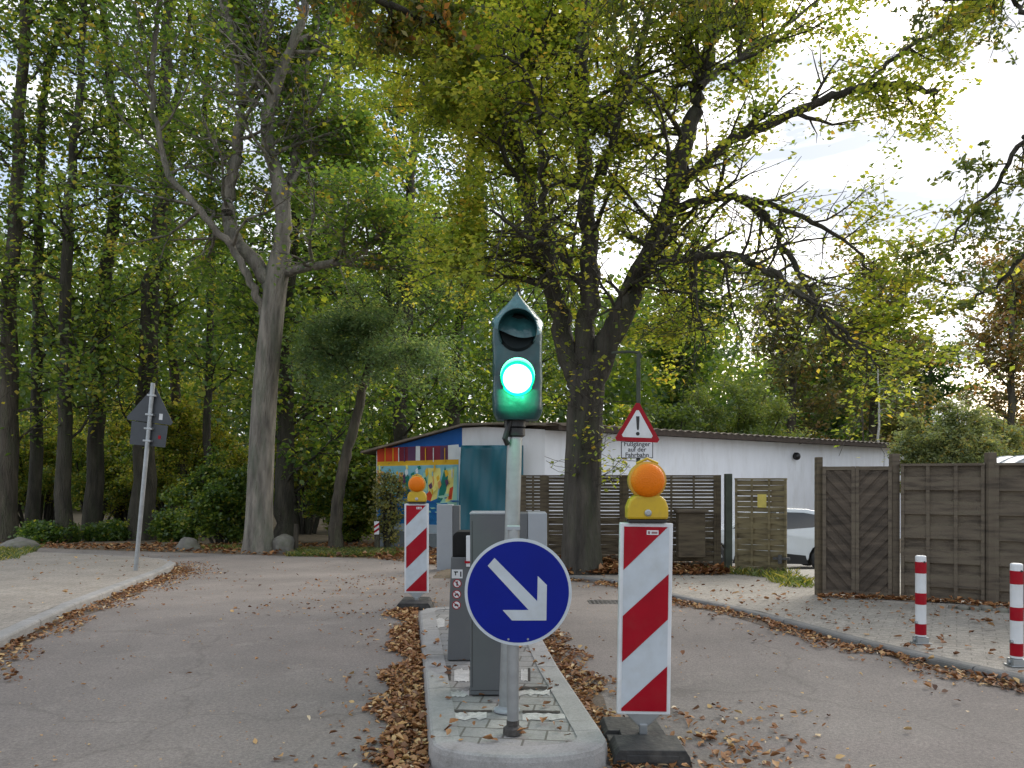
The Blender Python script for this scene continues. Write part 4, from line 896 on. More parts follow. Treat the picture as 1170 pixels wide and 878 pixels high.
for r0, r1 in zip(rings[:-1], rings[1:]):
    for i in range(len(P)): bm.faces.new((r0[i], r0[(i + 1) % len(P)], r1[(i + 1) % len(P)], r1[i]))
bm.faces.new(rings[0]); bm.faces.new(list(reversed(rings[-1])))
bmesh.ops.recalc_face_normals(bm, faces=bm.faces)
me = bpy.data.meshes.new('body'); bm.to_mesh(me); bm.free(); me.materials.append(m_car); o = bpy.data.objects.new('body', me); COL.objects.link(o); o.parent = t
bv = o.modifiers.new('bevel', 'BEVEL'); bv.width = .035; bv.segments = 3; bv.limit_method = 'ANGLE'; bv.angle_limit = R(30)
me.shade_smooth()
def side_patch(poly, off, m, name, par=t):
    for sgn in (-1, 1):
        mb = MB()
        vs = [(x, sgn * (yw * taper(z) + off), z) for x, z in poly] + [(x, sgn * (yw * taper(z) - .03), z) for x, z in poly]; n = len(poly)
        mb.add(vs, [tuple(range(n)), tuple(range(2 * n - 1, n - 1, -1))] + [(i, i + n, (i + 1) % n + n, (i + 1) % n) for i in range(n)])
        mb.build(name, m, par, local=True)
side_patch([(-.85, 1.04), (-.35, 1.36), (.05, 1.43), (.18, 1.43), (.18, 1.02)], .004, m_glass, 'front_window')
side_patch([(.24, 1.02), (.24, 1.43), (.8, 1.42), (1.25, 1.34), (1.42, 1.25), (1.0, 1.08)], .004, m_glass, 'rear_window')
side_patch([(-.85, .22), (.88, .22), (.82, .42), (.4, .46), (-.8, .40)], .006, m_blk, 'sill')
side_patch([(2.02, .9), (2.12, .9), (2.05, 1.08), (1.75, 1.12)], .006, m_red, 'tail_light')
for cx in (1.3, -1.28):
    for sg in (-1, 1):
        w = thing('wheel', '', '', (0, 0, 0)); del w['label']; del w['category']; w.parent = t
        mb = MB(); mb.lathe([(.20, 0), (.30, .0), (.335, .03), (.335, .19), (.30, .22), (.20, .22)], (cx, -.68 if sg < 0 else .90, .335), n=32); mb.build('tyre', m_black, w, local=True, smooth=True)
        mb = MB(); yq = -.885 if sg < 0 else .885; 
        mb.lathe([(.215, 0), (.215, .012)], (cx, yq, .335), n=24, mi=0)
        for k_ in range(5):
            a_ = k_ * math.tau / 5 + .3; d = Vector((math.cos(a_), 0, math.sin(a_))); e = Vector((-d.z, 0, d.x)); c0 = Vector((cx, yq - .016, .335))
            q4 = [c0 + d * .03 + e * .025, c0 + d * .2 + e * .035, c0 + d * .2 - e * .035, c0 + d * .03 - e * .025]
            mb.add(q4 + [v + Vector((0, .012, 0)) for v in q4], [(0, 1, 2, 3), (7, 6, 5, 4), (0, 4, 5, 1), (1, 5, 6, 2), (2, 6, 7, 3), (3, 7, 4, 0)], 1)
        mb.build('rim', [m_blk, m_galv], w, local=True)
side_patch([(cx_, .33 + 0) for cx_ in ()] or [(1.72, .42), (2.13, .42), (2.13, .28), (1.76, .26)], .005, m_blk, 'bumper_trim')
t.rotation_euler.z = R(-6)

# ================================================================== ROCKS, STAKES
def rock(c, r, label, seed, group=None):
    bm = bmesh.new(); bmesh.ops.create_icosphere(bm, subdivisions=3, radius=1); rd = random.Random(seed); ph = [rd.uniform(0, 6) for _ in range(6)]
    for v in bm.verts:
        p = v.co; k_ = 1 + .12 * math.sin(3 * p.x + ph[0]) + .1 * math.sin(4 * p.y + ph[1]) + .08 * math.sin(6 * p.z + ph[2]) + .05 * math.sin(9 * p.x + ph[3])
        v.co = Vector((p.x * r[0], p.y * r[1], max(p.z, -.4) * r[2])) * k_
    me = bpy.data.meshes.new('boulder'); bm.to_mesh(me); bm.free(); me.materials.append(m_stone); me.shade_smooth()
    o = bpy.data.objects.new('boulder', me); COL.objects.link(o); o.location = c; tag(o, label, 'boulder', group); return o
g = G(314, 633); rock((g.x, g.y + .5, g.z + .1), (.33, .3, .32), 'grey boulder at the foot of the pale beech trunk', 1)
g = G(22, 632); rock((g.x - .1, g.y, g.z + .1), (.4, .35, .28), 'mossy boulder at the left edge of the grass', 2)
g = G(178, 634); rock((g.x, g.y + 1.8, g.z - .02), (.32, .3, .24), 'low dark boulder behind the leaning sign post', 3)
for i, (px, py, r) in enumerate(((1085, 692, .05), (1098, 693, .07), (1110, 694, .06), (1122, 694, .07), (1140, 696, .06), (1153, 697, .05))):
    g = G(px, py + 2, .06); rock((g.x, g.y - .06, g.z), (r, r, r * .7), 'small round stone in the row at the foot of the dark board fence', 10 + i, 'stones under the fence')
g = G(338, 631); o = MB().tube([g, g + Vector((0, 0, .35)), g + Vector((.01, 0, .68))], [.06, .062, .055], 10).build('wooden_stake', bk_mid, smooth=True); tag(o, 'short wooden stake between the pale trunk and the slanting tree', 'stake')
g = G(431, 630); t = thing('marker_post', 'short wooden post with a small red striped reflector near the painted wall', 'post', g)
MB().tube([g, g + Vector((0, 0, .72))], .07, 10).build('post', bk_mid, t, smooth=True)
r_ = MB().box(g.x - .06, g.x + .06, g.y - .085, g.y - .072, g.z + .42, g.z + .74).build('reflector', m_whitep, t)
mb = MB()
for z in (.45, .57): mb.prism([(g.x - .06, g.z + z), (g.x + .06, g.z + z + .08), (g.x + .06, g.z + z + .14), (g.x - .06, g.z + z + .06)], g.y - .089, g.y - .084)
mb.build('red_stripes', m_red, r_)

# ================================================================== TREES
class Tree:
    def __init__(s, seed): s.V = []; s.F = []; s.n = 0; s.tw = []; s.rd = random.Random(seed); s.rng = np.random.default_rng(seed)
    def tube(s, pts, rad, n, ridge=0):
        P = np.array([tuple(p) for p in pts]); k = len(P); T = np.gradient(P, axis=0); T /= np.linalg.norm(T, axis=1)[:, None] + 1e-9
        ref = np.array([0, 0, 1.]) if abs(T[0][2]) < .9 else np.array([1., 0, 0]); A = np.cross(T, ref); A /= np.linalg.norm(A, axis=1)[:, None] + 1e-9; B = np.cross(T, A)
        th = np.arange(n) * 2 * math.pi / n; r = np.array(rad)[:, None, None]
        if ridge:
            zz = P[:, 2][:, None]; tt = th[None, :]
            r = r * (1 + ridge * (.45 * np.sin(5 * tt + .8 * np.sin(zz * 1.7)) + .5 * np.abs(np.sin(11 * tt + 1.3 * np.sin(zz * 2.6 + tt))) + .35 * np.sin(27 * tt + 2 * np.sin(zz * 3.1 + 2 * tt)) + .3 * np.sin(zz * 9 + 3 * tt)))[:, :, None]
        ring = P[:, None, :] + r * (A[:, None, :] * np.cos(th)[None, :, None] + B[:, None, :] * np.sin(th)[None, :, None])
        s.V.append(ring.reshape(-1, 3)); i = np.arange(k - 1)[:, None] * n; j = np.arange(n)[None, :]; j2 = (j + 1) % n
        s.F.append(np.stack([i + j, i + j2, i + n + j2, i + n + j], -1).reshape(-1, 4) + s.n); s.n += k * n
    def limb(s, pts, r0, r1, n=10, wob=.03, power=1., flare=0, ridge=0):
        P = catmull(pts, 14 if ridge else 6); k = len(P); out = []
        for i, p in enumerate(P):
            f = i / (k - 1); a = wob * (1 if 0 < i < k - 1 else 0) ; out.append(p + Vector((s.rd.gauss(0, a), s.rd.gauss(0, a), s.rd.gauss(0, a * .3))))
        rad = [r0 + (r1 - r0) * (i / (k - 1)) ** power + (flare * math.exp(-i / (k * .05)) if flare else 0) for i in range(k)]
        s.tube(out, [r * (s.rd.uniform(.95, 1.05) if not ridge else 1) for r in rad], n, ridge); return list(zip(out, rad))
    def spawn(s, path, cnt, L, t0=.1, t1=1., lvl=1, tropism=.1, spread=1., twig=7, twigL=.8, horiz=.0, rmax=.05):
        k = len(path)
        for c in range(cnt):
            f = t0 + (t1 - t0) * (c + s.rd.random()) / cnt; i = min(k - 2, int(f * (k - 1))); p, r = path[i]; d = (path[i + 1][0] - p).normalized()
            side = Vector((s.rd.gauss(0, 1), s.rd.gauss(0, 1), s.rd.gauss(0, 1 - horiz))); side = (side - d * side.dot(d)).normalized()
            dr = (d * s.rd.uniform(.2, .7) + side * spread + Vector((0, 0, tropism))).normalized()
            LL = L * s.rd.uniform(.5, 1.25) * (1 - .35 * f)
            s.grow(p, dr, LL, min(r * .55, rmax), lvl, tropism, twig, twigL, horiz)
    def grow(s, p, d, L, r, lvl, trop, twig, twigL, horiz):
        n = 5 if lvl > 0 else 3; pts = [p]; q = p.copy(); dd = d.copy()
        for i in range(n):
            dd = (dd + Vector((s.rd.gauss(0, .22), s.rd.gauss(0, .22), s.rd.gauss(0, .16) + trop * .3))).normalized(); q = q + dd * (L / n); pts.append(q.copy())
        rad = [max(.004, r * (1 - .82 * i / n)) for i in range(n + 1)]
        s.tube(pts, rad, 5 if lvl > 0 else 3)
        if lvl > 0:
            for c in range(twig):
                f = .15 + .85 * (c + s.rd.random()) / twig; i = min(n - 1, int(f * n)); pp = pts[i].lerp(pts[i + 1], f * n - i); d0 = (pts[i + 1] - pts[i]).normalized()
                side = Vector((s.rd.gauss(0, 1), s.rd.gauss(0, 1), s.rd.gauss(0, 1 - horiz))); side = (side - d0 * side.dot(d0)).normalized()
                s.grow(pp, (d0 * .7 + side).normalized(), twigL * s.rd.uniform(.5, 1.3), rad[i] * .6, lvl - 1, trop, max(2, twig - 2), twigL * .6, horiz)
        if lvl <= 1: s.tw += [(pts[i], pts[i + 1], lvl) for i in range((1 if lvl else 0), n)]
    def leaves(s, per, size, sig, tmean=.5, tsd=.2, droop=.5, wratio=.36, keep=None, tgrad=None):
        tw = s.tw
        A = np.array([tuple(a) for a, b_, l in tw]); B = np.array([tuple(b_) for a, b_, l in tw]); m = len(A); rng = s.rng
        ct = rng.normal(tmean, tsd, m); cnt = rng.poisson(per * rng.uniform(.3, 1.7, m)); idx = np.repeat(np.arange(m), cnt); n = len(idx)
        P = A[idx] + (B[idx] - A[idx]) * rng.random((n, 1)) + rng.normal(0, sig, (n, 3)) * np.array([1, 1, .6])
        if keep is not None: k = keep(P); P = P[k]; idx = idx[k]; n = len(P)
        N = rng.normal(0, 1, (n, 3)); N[:, 2] = np.abs(N[:, 2]) * 1.2 + droop; N /= np.linalg.norm(N, axis=1)[:, None]
        T = rng.normal(0, 1, (n, 3)); T[:, 2] -= .5; T -= N * np.sum(T * N, 1)[:, None]; T /= np.linalg.norm(T, axis=1)[:, None]; Bn = np.cross(N, T)
        sz = (size * rng.uniform(.6, 1.3, n))[:, None]
        V = np.stack([P - T * sz * .5, P - T * sz * .05 - Bn * sz * wratio + N * sz * .08, P + T * sz * .5, P - T * sz * .05 + Bn * sz * wratio + N * sz * .08], 1).reshape(-1, 3)
        tint = np.clip(ct[idx] + rng.normal(0, .13, n), 0, 1)
        return V, np.arange(n * 4).reshape(-1, 4), tint
    def build(s, root, bk, lm, leafargs, name_t='trunk', name_c='crown'):
        quads(name_t, np.concatenate(s.V), np.concatenate(s.F), bk, root, smooth=True)
        if leafargs is not None and s.tw:
            V, Fq, tt = s.leaves(**leafargs); quads(name_c, V, Fq, lm, root, tint=tt); return len(Fq)
        return 0
TOTAL = 0
def P3(lst, Y0, dY=0):
    """picture polyline -> limb in space; depth drifts by dY from start to end"""
    n = len(lst) - 1; return [W(x, y, Y0 + (dY * i / n if n else 0)) for i, (x, y) in enumerate(lst)]

# ---- big forked lime behind the beacon
Yt2 = 12.35; g = Vector((W(665, 0, Yt2).x, Yt2, 0))
root = thing('lime_tree', 'big forked tree with yellowing leaves and dark stems right of the traffic light', 'tree', (g.x, Yt2, gz(0, Yt2)))
T = Tree(5); tp = 16.5 / 14.5
T.limb([W(665, 664, Yt2), W(665, 590, Yt2), W(667, 520, Yt2), W(669, 465, Yt2), W(672, 425, Yt2)], .30, .265, 72, .0, flare=.10, ridge=.055)
stems = []
stems.append(T.limb(P3([(664, 450), (652, 410), (634, 340), (615, 285), (597, 200), (577, 110), (563, 0), (555, -120), (550, -260)], Yt2, 1.0), 0.192, 0.048, 10))
stems.append(T.limb(P3([(671, 440), (670, 390), (674, 300), (668, 200), (663, 90), (668, 0), (672, -140), (676, -300)], Yt2, .4), 0.192, 0.056, 10))
stems.append(T.limb(P3([(676, 440), (700, 380), (735, 310), (765, 230), (790, 140), (808, 60), (825, -30), (850, -180)], Yt2, -.8), 0.216, 0.056, 10))
l2 = [T.limb(P3([(768, 222), (800, 190), (840, 160), (900, 132), (950, 112), (988, 99), (1030, 98), (1072, 106)], Yt2 - .4, -1.2), 0.096, 0.036, 8),
      T.limb(P3([(988, 99), (1030, 60), (1080, 30), (1150, -5)], Yt2 - 1.4, -.6), 0.036, 0.012, 6),
      T.limb(P3([(742, 298), (790, 296), (830, 292), (870, 306), (910, 335), (950, 352)], Yt2 - .3, -1.6), 0.080, 0.016, 8),
      T.limb(P3([(762, 240), (810, 228), (850, 228), (885, 262), (915, 320), (945, 372), (975, 400)], Yt2 - .3, -1.2), 0.080, 0.016, 8),
      T.limb(P3([(880, 308), (930, 350), (970, 385), (990, 405), (1005, 420)], Yt2 - 1.4, -.8), .04, .01, 6),
      T.limb(P3([(860, 228), (920, 250), (970, 280), (1010, 330)], Yt2 - .8, -.8), .05, .01, 6),
      T.limb(P3([(688, 200), (705, 140), (722, 90), (742, 20), (755, -60)], Yt2, -1.4), 0.080, 0.024, 8),
      T.limb(P3([(640, 350), (622, 270), (618, 190), (615, 130), (598, 80), (570, 60)], Yt2, -1.6), 0.072, 0.016, 8),
      T.limb(P3([(668, 330), (640, 290), (600, 270), (560, 240)], Yt2, -1.8), 0.056, 0.016, 8),
      T.limb(P3([(700, 370), (715, 330), (745, 285), (775, 250)], Yt2, -1.2), 0.064, 0.024, 8),
      T.limb(P3([(670, 160), (640, 110), (600, 60), (560, 20)], Yt2, 1.8), 0.064, 0.024, 8),
      T.limb(P3([(800, 100), (850, 60), (900, 30), (960, -20)], Yt2 - .8, 1.5), 0.064, 0.016, 8),
      T.limb(P3([(790, 296), (792, 340), (800, 372), (806, 380)], Yt2 - .5, -.4), 0.028, 0.016, 6),
      T.limb(P3([(585, 150), (540, 110), (500, 50), (480, -20)], Yt2 + .6, -1.5), 0.064, 0.016, 8)]
for s_ in stems: T.spawn(s_, 25, 2.5, .26, 1, 1, .06, twig=7, twigL=.9, horiz=.6)
for i_, s_ in enumerate(l2): T.spawn(s_, 9 if i_ < 2 else 8 if i_ in (4, 5) else 17, 1.1 if i_ < 2 else 1.7, .10, 1, 1, -.04, twig=6 if i_ < 2 else 8, twigL=.7, horiz=.5)
# low shoots on the trunk
tr0 = [(W(666, y, Yt2 - .25), .03) for y in range(560, 380, -15)]
T.spawn(tr0, 20, .8, 0, 1, 1, .05, twig=4, twigL=.45, horiz=.4, rmax=.012)
TOTAL += T.build(root, bk_lime, lf_lime, dict(per=30, size=.082, sig=.11, tmean=.56, tsd=.15, droop=1., keep=lambda P: ((P[:, 1] > Yt2 + .1) | (np.abs(P[:, 0] - 2.2 + .0) > 2.6) | (np.random.default_rng(1).random(len(P)) < np.clip(.06 + .4 * (P[:, 2] - 5) / 4, .05, .40))) & ((P[:, 2] > 3.4) | (P[:, 1] > Yt2 + .3) | (np.random.default_rng(2).random(len(P)) < .6)) & ((P[:, 0] < 4.2) | (np.random.default_rng(3).random(len(P)) < np.where(P[:, 2] < 5.6, .40, .45)))), )

# ---- pale beech on the left
g = G(295, 632); Yb1 = g.y
root = thing('beech_tree', 'tall pale grey beech trunk forking into curved limbs, left of the road', 'tree', (g.x, Yb1, g.z))
T = Tree(9)
T.limb([W(295, 637, Yb1), W(297, 560, Yb1), (W(302, 460, Yb1)), W(308, 390, Yb1), W(316, 320, Yb1), W(322, 290, Yb1)], .31, .25, 48, .0, flare=.12, ridge=.022)
st = [T.limb(P3([(300, 360), (290, 330), (262, 282), (228, 240), (195, 200), (181, 150), (172, 85), (180, 20), (182, -60)], Yb1, -1.5), .10, .045, 8),
      T.limb(P3([(310, 330), (292, 300), (268, 272), (262, 235), (268, 180), (276, 120), (270, 50), (255, 0), (245, -80)], Yb1, .0), .19, .09, 10),
      T.limb(P3([(318, 310), (324, 260), (318, 210), (306, 160), (312, 110), (330, 60), (348, 10), (360, -80)], Yb1, -.8), .21, .07, 10),
      T.limb(P3([(320, 312), (350, 306), (385, 300), (410, 290), (425, 275), (440, 262)], Yb1, -1.6), .13, .035, 8),
      T.limb(P3([(324, 240), (335, 190), (346, 120), (352, 60), (366, 10), (380, -60)], Yb1, 1.5), .11, .04, 8),
      T.limb(P3([(276, 120), (300, 80), (305, 30), (300, -40)], Yb1, 1.), .09, .04, 8),
      T.limb(P3([(330, 210), (350, 185), (372, 160), (400, 140)], Yb1, 1.), .06, .02, 8)]
for i, s_ in enumerate(st): T.spawn(s_, 20, 2.6, .25, 1, 1, .08, twig=8, twigL=1.1, horiz=.75)
TOTAL += T.build(root, bk_beech, lf_beech, dict(per=18, keep=lambda P: (P[:, 1] > Yb1 + .2) | ((np.abs(P[:, 0] - g.x - .3) > 1.9) & (np.random.default_rng(6).random(len(P)) < .45)) | (np.random.default_rng(1).random(len(P)) < .13), size=.12, sig=.16, tmean=.5, tsd=.22, droop=1.2))

# ---- slanting tree with soft bluish foliage
g = G(384, 630); Y3 = g.y
root = thing('slanting_tree', 'slender slanting tree with soft grey green foliage, left of the painted wall', 'tree', g)
T = Tree(12)
a_ = T.limb(P3([(384, 632), (384, 580), (393, 530), (406, 480), (418, 430), (432, 395), (455, 350), (480, 300), (500, 240)], Y3, .5), .155, .06, 10, .015, flare=.05)
ls = [T.limb(P3([(415, 440), (390, 415), (365, 400), (345, 395)], Y3, -1), .05, .015, 6), T.limb(P3([(422, 420), (450, 405), (475, 400), (498, 410)], Y3, -1.2), .05, .015, 6), T.limb(P3([(425, 405), (415, 380), (405, 372)], Y3, -.8), .05, .015, 6)]
for s_ in ls: T.spawn(s_, 12, 1.1, .1, 1, 1, -.05, twig=8, twigL=.5, horiz=.8)
T.spawn(a_, 16, 1.8, .6, 1, 1, .1, twig=7, twigL=.8, horiz=.7)
TOTAL += T.build(root, bk_mid, lf_fir, dict(per=20, size=.095, sig=.15, tmean=.55, tsd=.2, droop=.8, wratio=.2))

# ---- oak at the right, outside the frame, hanging into it
root = thing('oak_tree', 'overhanging oak with dark leaf sprays reaching in from the right edge', 'tree', (8.2, 4.5, .06))
T = Tree(21)
T.limb([Vector((8.2, 4.5, 0)), Vector((8.2, 4.6, 2)), Vector((8.0, 4.9, 4)), Vector((7.6, 5.3, 6.2)), Vector((7.2, 5.6, 8.5))], .32, .16, 12, .02)
ls = [(T.limb([Vector((8.0, 4.9, 4.0)), W(1230, 150, 8.), W(1172, 162, 8.3), W(1135, 215, 8.4), W(1095, 262, 8.6), W(1060, 300, 8.8)], .045, .006, 8), 14, 1.0),
      (T.limb([Vector((7.9, 5.0, 4.6)), W(1215, 20, 8.5), W(1150, -5, 9), W(1090, 0, 9.3), W(1000, -15, 9.6)], .035, .008, 8), 12, .8),
      (T.limb([Vector((8.0, 4.9, 3.4)), W(1240, 250, 8.6), W(1185, 260, 9.), W(1145, 320, 9.), W(1110, 345, 9.2)], .06, .01, 8), 7, .8),
      (T.limb([Vector((7.5, 5.4, 6.4)), Vector((5.2, 6.6, 6.9)), W(900, -60, 8.0), W(820, -35, 8.2), W(740, -18, 8.4), W(690, -12, 8.6)], .12, .02, 8), 24, .9)]
for s_, c_n, L in ls: T.spawn(s_, c_n, L, .38, 1, 1, -.15, twig=5, twigL=.45, horiz=.3, rmax=.011)
TOTAL += T.build(root, bk_dark, lf_oak, dict(per=5.5, size=.075, sig=.045, tmean=.42, tsd=.16, droop=.2, wratio=.28))
root = thing('oak_tree', 'oak with rust brown leaf clusters hanging into the top of the view above the road', 'tree', (-6.2, 4.0, .1))
T = Tree(22)
T.limb([Vector((-6.2, 4.0, 0)), Vector((-6.2, 4.1, 2.2)), Vector((-6.0, 4.3, 4.6)), Vector((-5.8, 4.6, 8))], .30, .16, 12, .02)
ls = [T.limb([Vector((-6.0, 4.3, 5.0)), Vector((-4.8, 6.5, 7.2)), W(330, -70, 9.5), W(400, -20, 10), W(470, 18, 10.4), W(520, 30, 10.8)], .11, .02, 8)]
T.spawn(ls[0], 18, 1.0, .45, 1, 1, -.12, twig=6, twigL=.5, horiz=.3, rmax=.02)
TOTAL += T.build(root, bk_dark, lf_oak, dict(per=7, size=.10, sig=.06, tmean=.55, tsd=.25, droop=.2, wratio=.3))

# ---- woodland trees behind, each with its own trunk and crown
def forest(path_px, Y, r0, label, seed, bk=bk_mid, lm=lf_wood, nb=20, L=3.0, t0=.3, per=7, size=.24, sig=.28, tmean=.45, tsd=.22, twig=6, twigL=1.3, group='trees of the wood behind', dY=1., name='woodland_tree', horiz=.5, rtop=.3, droop=.5):
    global TOTAL
    base = W(path_px[0][0], 600, Y); zg = gz(base.x, Y)
    root = thing(name, label, 'tree', (base.x, Y, zg), group)
    T = Tree(seed); pts = P3(path_px, Y, dY); pts[0].z = zg - .1
    p_ = T.limb(pts, r0, r0 * rtop, 10, .03, flare=r0 * .3)
    T.spawn(p_, nb, L, t0, 1, 1, .08, twig=twig, twigL=twigL, horiz=horiz)
    TOTAL += T.build(root, bk, lm, dict(per=per, size=size, sig=sig, tmean=tmean, tsd=tsd, droop=droop))
fl = [
 ([(8, 610), (10, 400), (20, 200), (30, 0), (35, -150)], 24, .30, 'brownish trunk nearest the left edge of the wood'),
 ([(38, 610), (42, 420), (44, 250), (52, 100), (75, 0), (85, -120)], 25, .2, 'slim curving trunk second from the left edge of the wood'),
 ([(72, 612), (74, 450), (76, 300), (84, 180), (94, 40), (98, -120)], 23.5, .22, 'straight dark trunk rising past the left of the leaning sign'),
 ([(106, 610), (110, 480), (120, 330), (132, 220), (126, 100), (118, 0), (112, -140)], 26, .28, 'thick trunk leaning left high above the leaning sign'),
 ([(162, 612), (166, 480), (172, 350), (185, 220), (188, 110), (193, 0), (196, -150)], 25, .36, 'broad ivy green trunk directly behind the leaning sign'),
 ([(207, 610), (200, 450), (190, 300), (196, 180), (206, 90), (220, 0), (232, -100)], 28, .2, 'trunk leaning right between the leaning sign and the beech'),
 ([(236, 610), (238, 450), (242, 300), (236, 150), (240, 0), (244, -120)], 27, .15, 'thin upright trunk just left of the pale beech'),
 ([(325, 628), (325, 540), (327, 440), (330, 350), (338, 260), (345, 100)], 22.3, .30, 'very dark ivy covered trunk close behind the pale beech'),
 ([(355, 610), (352, 450), (372, 300), (385, 150), (380, 0), (384, -100)], 34, .26, 'trunk in the wood right of the pale beech'),
 ([(455, 610), (458, 450), (466, 330), (470, 200), (486, 80), (500, -60)], 27, .26, 'dark leafy tree rising above the painted wall'),
 ([(520, 610), (520, 450), (530, 320), (535, 200), (540, 60), (545, -60)], 31, .26, 'dense tree directly behind the traffic light'),
 ([(600, 610), (598, 450), (590, 300), (600, 150), (605, 0)], 36, .26, 'tree behind the left stem of the forked lime'),
]
for i, (pp, Y, r, lab) in enumerate(fl):
    dense = pp[0][0] > 300
    forest(pp, Y, r, lab, 100 + i, bk=bk_mid if i in (0, 5, 8) else bk_dark, nb=42 if dense else 29, per=13 if dense else 10, t0=.16, tmean=.42 if dense else .52, L=3.6, twig=7, twigL=1.6, size=.165, sig=.4)
# yellowish understorey trees and shrubs
def shrub(px, Y, h, w, label, seed, lm=lf_wood, per=9, size=.11, tmean=.55, tsd=.22, n=16, name='shrub', cat='shrub', group=None, sig=.12, wr=.36, twig=6, base_py=None, bk=bk_dark):
    global TOTAL
    x = W(px, 0, Y).x; zg = gz(x, Y); root = thing(name, label, cat, (x, Y, zg), group)
    T = Tree(seed)
    for i in range(n):
        a = T.rd.uniform(0, 6.28); rr = T.rd.uniform(.15, 1) * w; hh = h * T.rd.uniform(.55, 1.05) * (1 - .35 * (rr / w) ** 2)
        b0 = Vector((x + .2 * rr * math.cos(a), Y + .2 * rr * math.sin(a), zg)); tip = Vector((x + rr * math.cos(a), Y + rr * .8 * math.sin(a), zg + hh)); mid = b0.lerp(tip, .5) + Vector((0, 0, hh * .14))
        p_ = T.limb([b0, mid, tip], .03 + .008 * h, .01, 5, .02); T.spawn(p_, 7, max(.35, w * .4), .15 if h < 3.5 or h > 5.9 else .4, 1, 1, .05, twig=twig, twigL=max(.25, w * .2), horiz=.4, rmax=.02)
    TOTAL += T.build(root, bk, lm, dict(per=per, size=size, sig=sig, tmean=tmean, tsd=tsd, wratio=wr), 'stems', 'foliage')
sh = [(-10, 23.5, 3.6, 1.9, .5, 'bushy shrub at the very left edge of the wood'), (45, 25, 4.6, 2.0, .62, 'yellow green shrub behind the mossy boulder'), (105, 24, 3.4, 1.8, .45, 'shrub left of the leaning sign at the wood edge'),
      (150, 26.5, 5.2, 2.0, .66, 'tall yellowing shrub behind the leaning sign'), (205, 23, 4.4, 1.7, .6, 'yellow green shrub between the leaning sign and the beech'), (255, 22.3, 2.4, 1.5, .25, 'low dark shrub left of the beech foot'),
      (225, 27, 6.0, 2.2, .7, 'tall yellow leafed shrub behind the low dark one'), (350, 24.5, 4.2, 1.6, .62, 'yellow green shrub right behind the pale beech'), (400, 24, 3.0, 1.5, .4, 'shrub behind the slanting tree foot'),
      (420, 27, 5.0, 2.0, .35, 'dark tall shrub left of the painted wall'), (52, 23.4, .4, .8, .2, 'low ivy mound beside the mossy boulder'), (125, 24.8, .3, .7, .2, 'low dark undergrowth mound behind the sign post'), (205, 24.4, .8, .8, .25, 'low undergrowth mound between sign post and beech')]
for i, (px, Y, h, w, tm, lab) in enumerate(sh):
    if h > 3: Y += 5.5; h *= 1.2; w *= 1.3
    shrub(px, Y, h, w, lab, 300 + i, tmean=min(.8, tm + .15), per=9.5)
g = G(440, 630)
shrub(441, 19.2, 2.0, .55, 'small pale leafed bush in front of the left end of the painted wall', 330, lm=lf_pale, per=3, size=.085, n=6, sig=.08)
# trees and bushes behind the white building
forest([(770, 600), (772, 470), (778, 380), (785, 300)], 36, .22, 'dark tree behind the white building, just right of the forked lime', 400, nb=34, L=3.4, t0=.1, per=12, tmean=.25, lm=lf_wood, group=None, size=.28)
shrub(835, 33, 6.6, 3.4, 'bright green feathery willow bush rising over the white building', 401, lm=lf_willow, per=20, size=.15, tmean=.5, n=20, sig=.2, wr=.18, name='willow_bush')
shrub(770, 31, 6.0, 2.4, 'green bush behind the roof left of the feathery willow', 402, lm=lf_willow, per=9, size=.16, tmean=.35, n=14, sig=.2)
forest([(905, 600), (905, 470), (910, 390), (915, 330)], 44, .3, 'tall grey brown tree behind the feathery willow', 403, nb=40, L=4.4, t0=.1, per=10, size=.26, tmean=.3, lm=lf_brown, group=None)
forest([(1000, 600), (998, 470), (1000, 390), (1010, 305)], 46, .3, 'round olive brown tree in the distance right of centre', 404, nb=46, L=4.4, t0=.1, per=13, size=.26, tmean=.35, lm=lf_brown, group=None, horiz=.3)
forest([(950, 600), (952, 500), (955, 430), (950, 380)], 52, .3, 'dark distant tree above the middle of the white building', 405, nb=34, L=4.6, t0=.1, per=13, size=.3, tmean=.15, group=None)
forest([(1060, 600), (1060, 500), (1062, 440), (1064, 410)], 58, .3, 'low dark distant tree behind the grey green bush', 406, nb=34, L=4.2, t0=.1, per=13, size=.32, tmean=.1, group=None)
forest([(1005, 600), (1004, 510), (1004, 470), (1003, 420)], 39, .09, 'thin white birch stem above the right end of the roof', 407, bk=bk_birch, nb=5, L=.9, t0=.6, per=3, size=.15, group=None, name='birch_tree')
forest([(985, 600), (986, 510), (986, 470), (985, 430)], 40, .07, 'thin brownish birch stem left of the white one', 408, bk=bk_mid, nb=5, L=.8, t0=.6, per=3, size=.15, group=None, name='birch_tree')
forest([(1155, 600), (1155, 480), (1156, 380), (1160, 295)], 34, .22, 'rust brown autumn tree at the right edge', 409, nb=34, L=2.3, t0=.1, per=13, size=.2, tmean=.62, lm=lf_brown, group=None, horiz=.3)
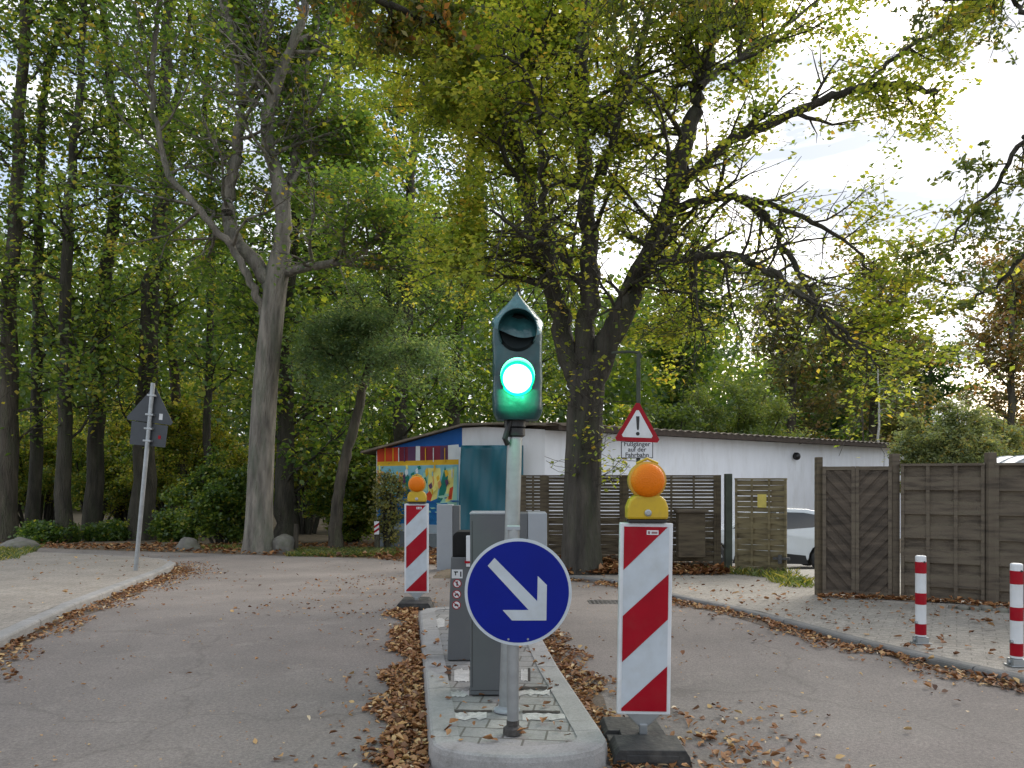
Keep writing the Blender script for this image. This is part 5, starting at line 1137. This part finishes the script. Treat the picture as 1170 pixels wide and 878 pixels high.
forest([(1190, 600), (1188, 480), (1190, 380), (1188, 270)], 38, .22, 'second rust brown tree half cut off by the right edge', 410, nb=34, L=2.6, t0=.1, per=13, size=.2, tmean=.7, lm=lf_brown, group=None)
shrub(1075, 25, 4.9, 2.0, 'grey green round bush behind the dark fence', 411, lm=lf_grey, per=20, size=.12, tmean=.5, n=22, sig=.12, wr=.22)
shrub(1140, 27, 4.6, 2.1, 'looser grey green bush behind the fence near the right edge', 412, lm=lf_grey, per=18, size=.13, tmean=.6, n=20, sig=.14, wr=.25)
shrub(700, 26, 4.4, 1.8, 'yellow green bush behind the white building, framing the warning triangle', 413, lm=lf_lime, per=8, size=.13, tmean=.5, n=14, sig=.14)
# far-off wood as one mass
rng = np.random.default_rng(3); n = 230000
x = rng.uniform(-62, 62, n); y = rng.uniform(46, 64, n) + np.where(x > 12, 14, 0)
hmax = np.interp(x / y * F + CX, [-100, 0, 250, 420, 640, 760, 1000, 1060, 1120, 1300], [16, 18, 18, 19, 18, 14, 13, 6, 5.5, 8]) * (1 + .15 * np.sin(x * .8) + .1 * np.sin(x * 2.1))
z = -.8 + hmax * rng.random(n) ** 1.1
P = np.stack([x, y, z], -1); P += rng.normal(0, .3, P.shape); Nn = rng.normal(0, 1, (n, 3)); Nn[:, 2] = np.abs(Nn[:, 2]); Nn /= np.linalg.norm(Nn, axis=1)[:, None]
Tt = np.cross(Nn, rng.normal(0, 1, (n, 3))); Tt /= np.linalg.norm(Tt, axis=1)[:, None]; Bb = np.cross(Nn, Tt); s_ = rng.uniform(.25, .6, (n, 1))
V = np.stack([P - Tt * s_ * .5, P - Bb * s_ * .36, P + Tt * s_ * .5, P + Bb * s_ * .36], 1).reshape(-1, 3)
cl = .48 + .2 * np.sin(x * .9 + 2) * np.sin(z * 1.3 + x * .3)
kind(quads('far_wood', V, np.arange(n * 4).reshape(-1, 4), lf_wood, tint=np.clip(cl + rng.normal(0, .12, n), 0, 1)), 'stuff')
print('LEAF FACES', TOTAL)
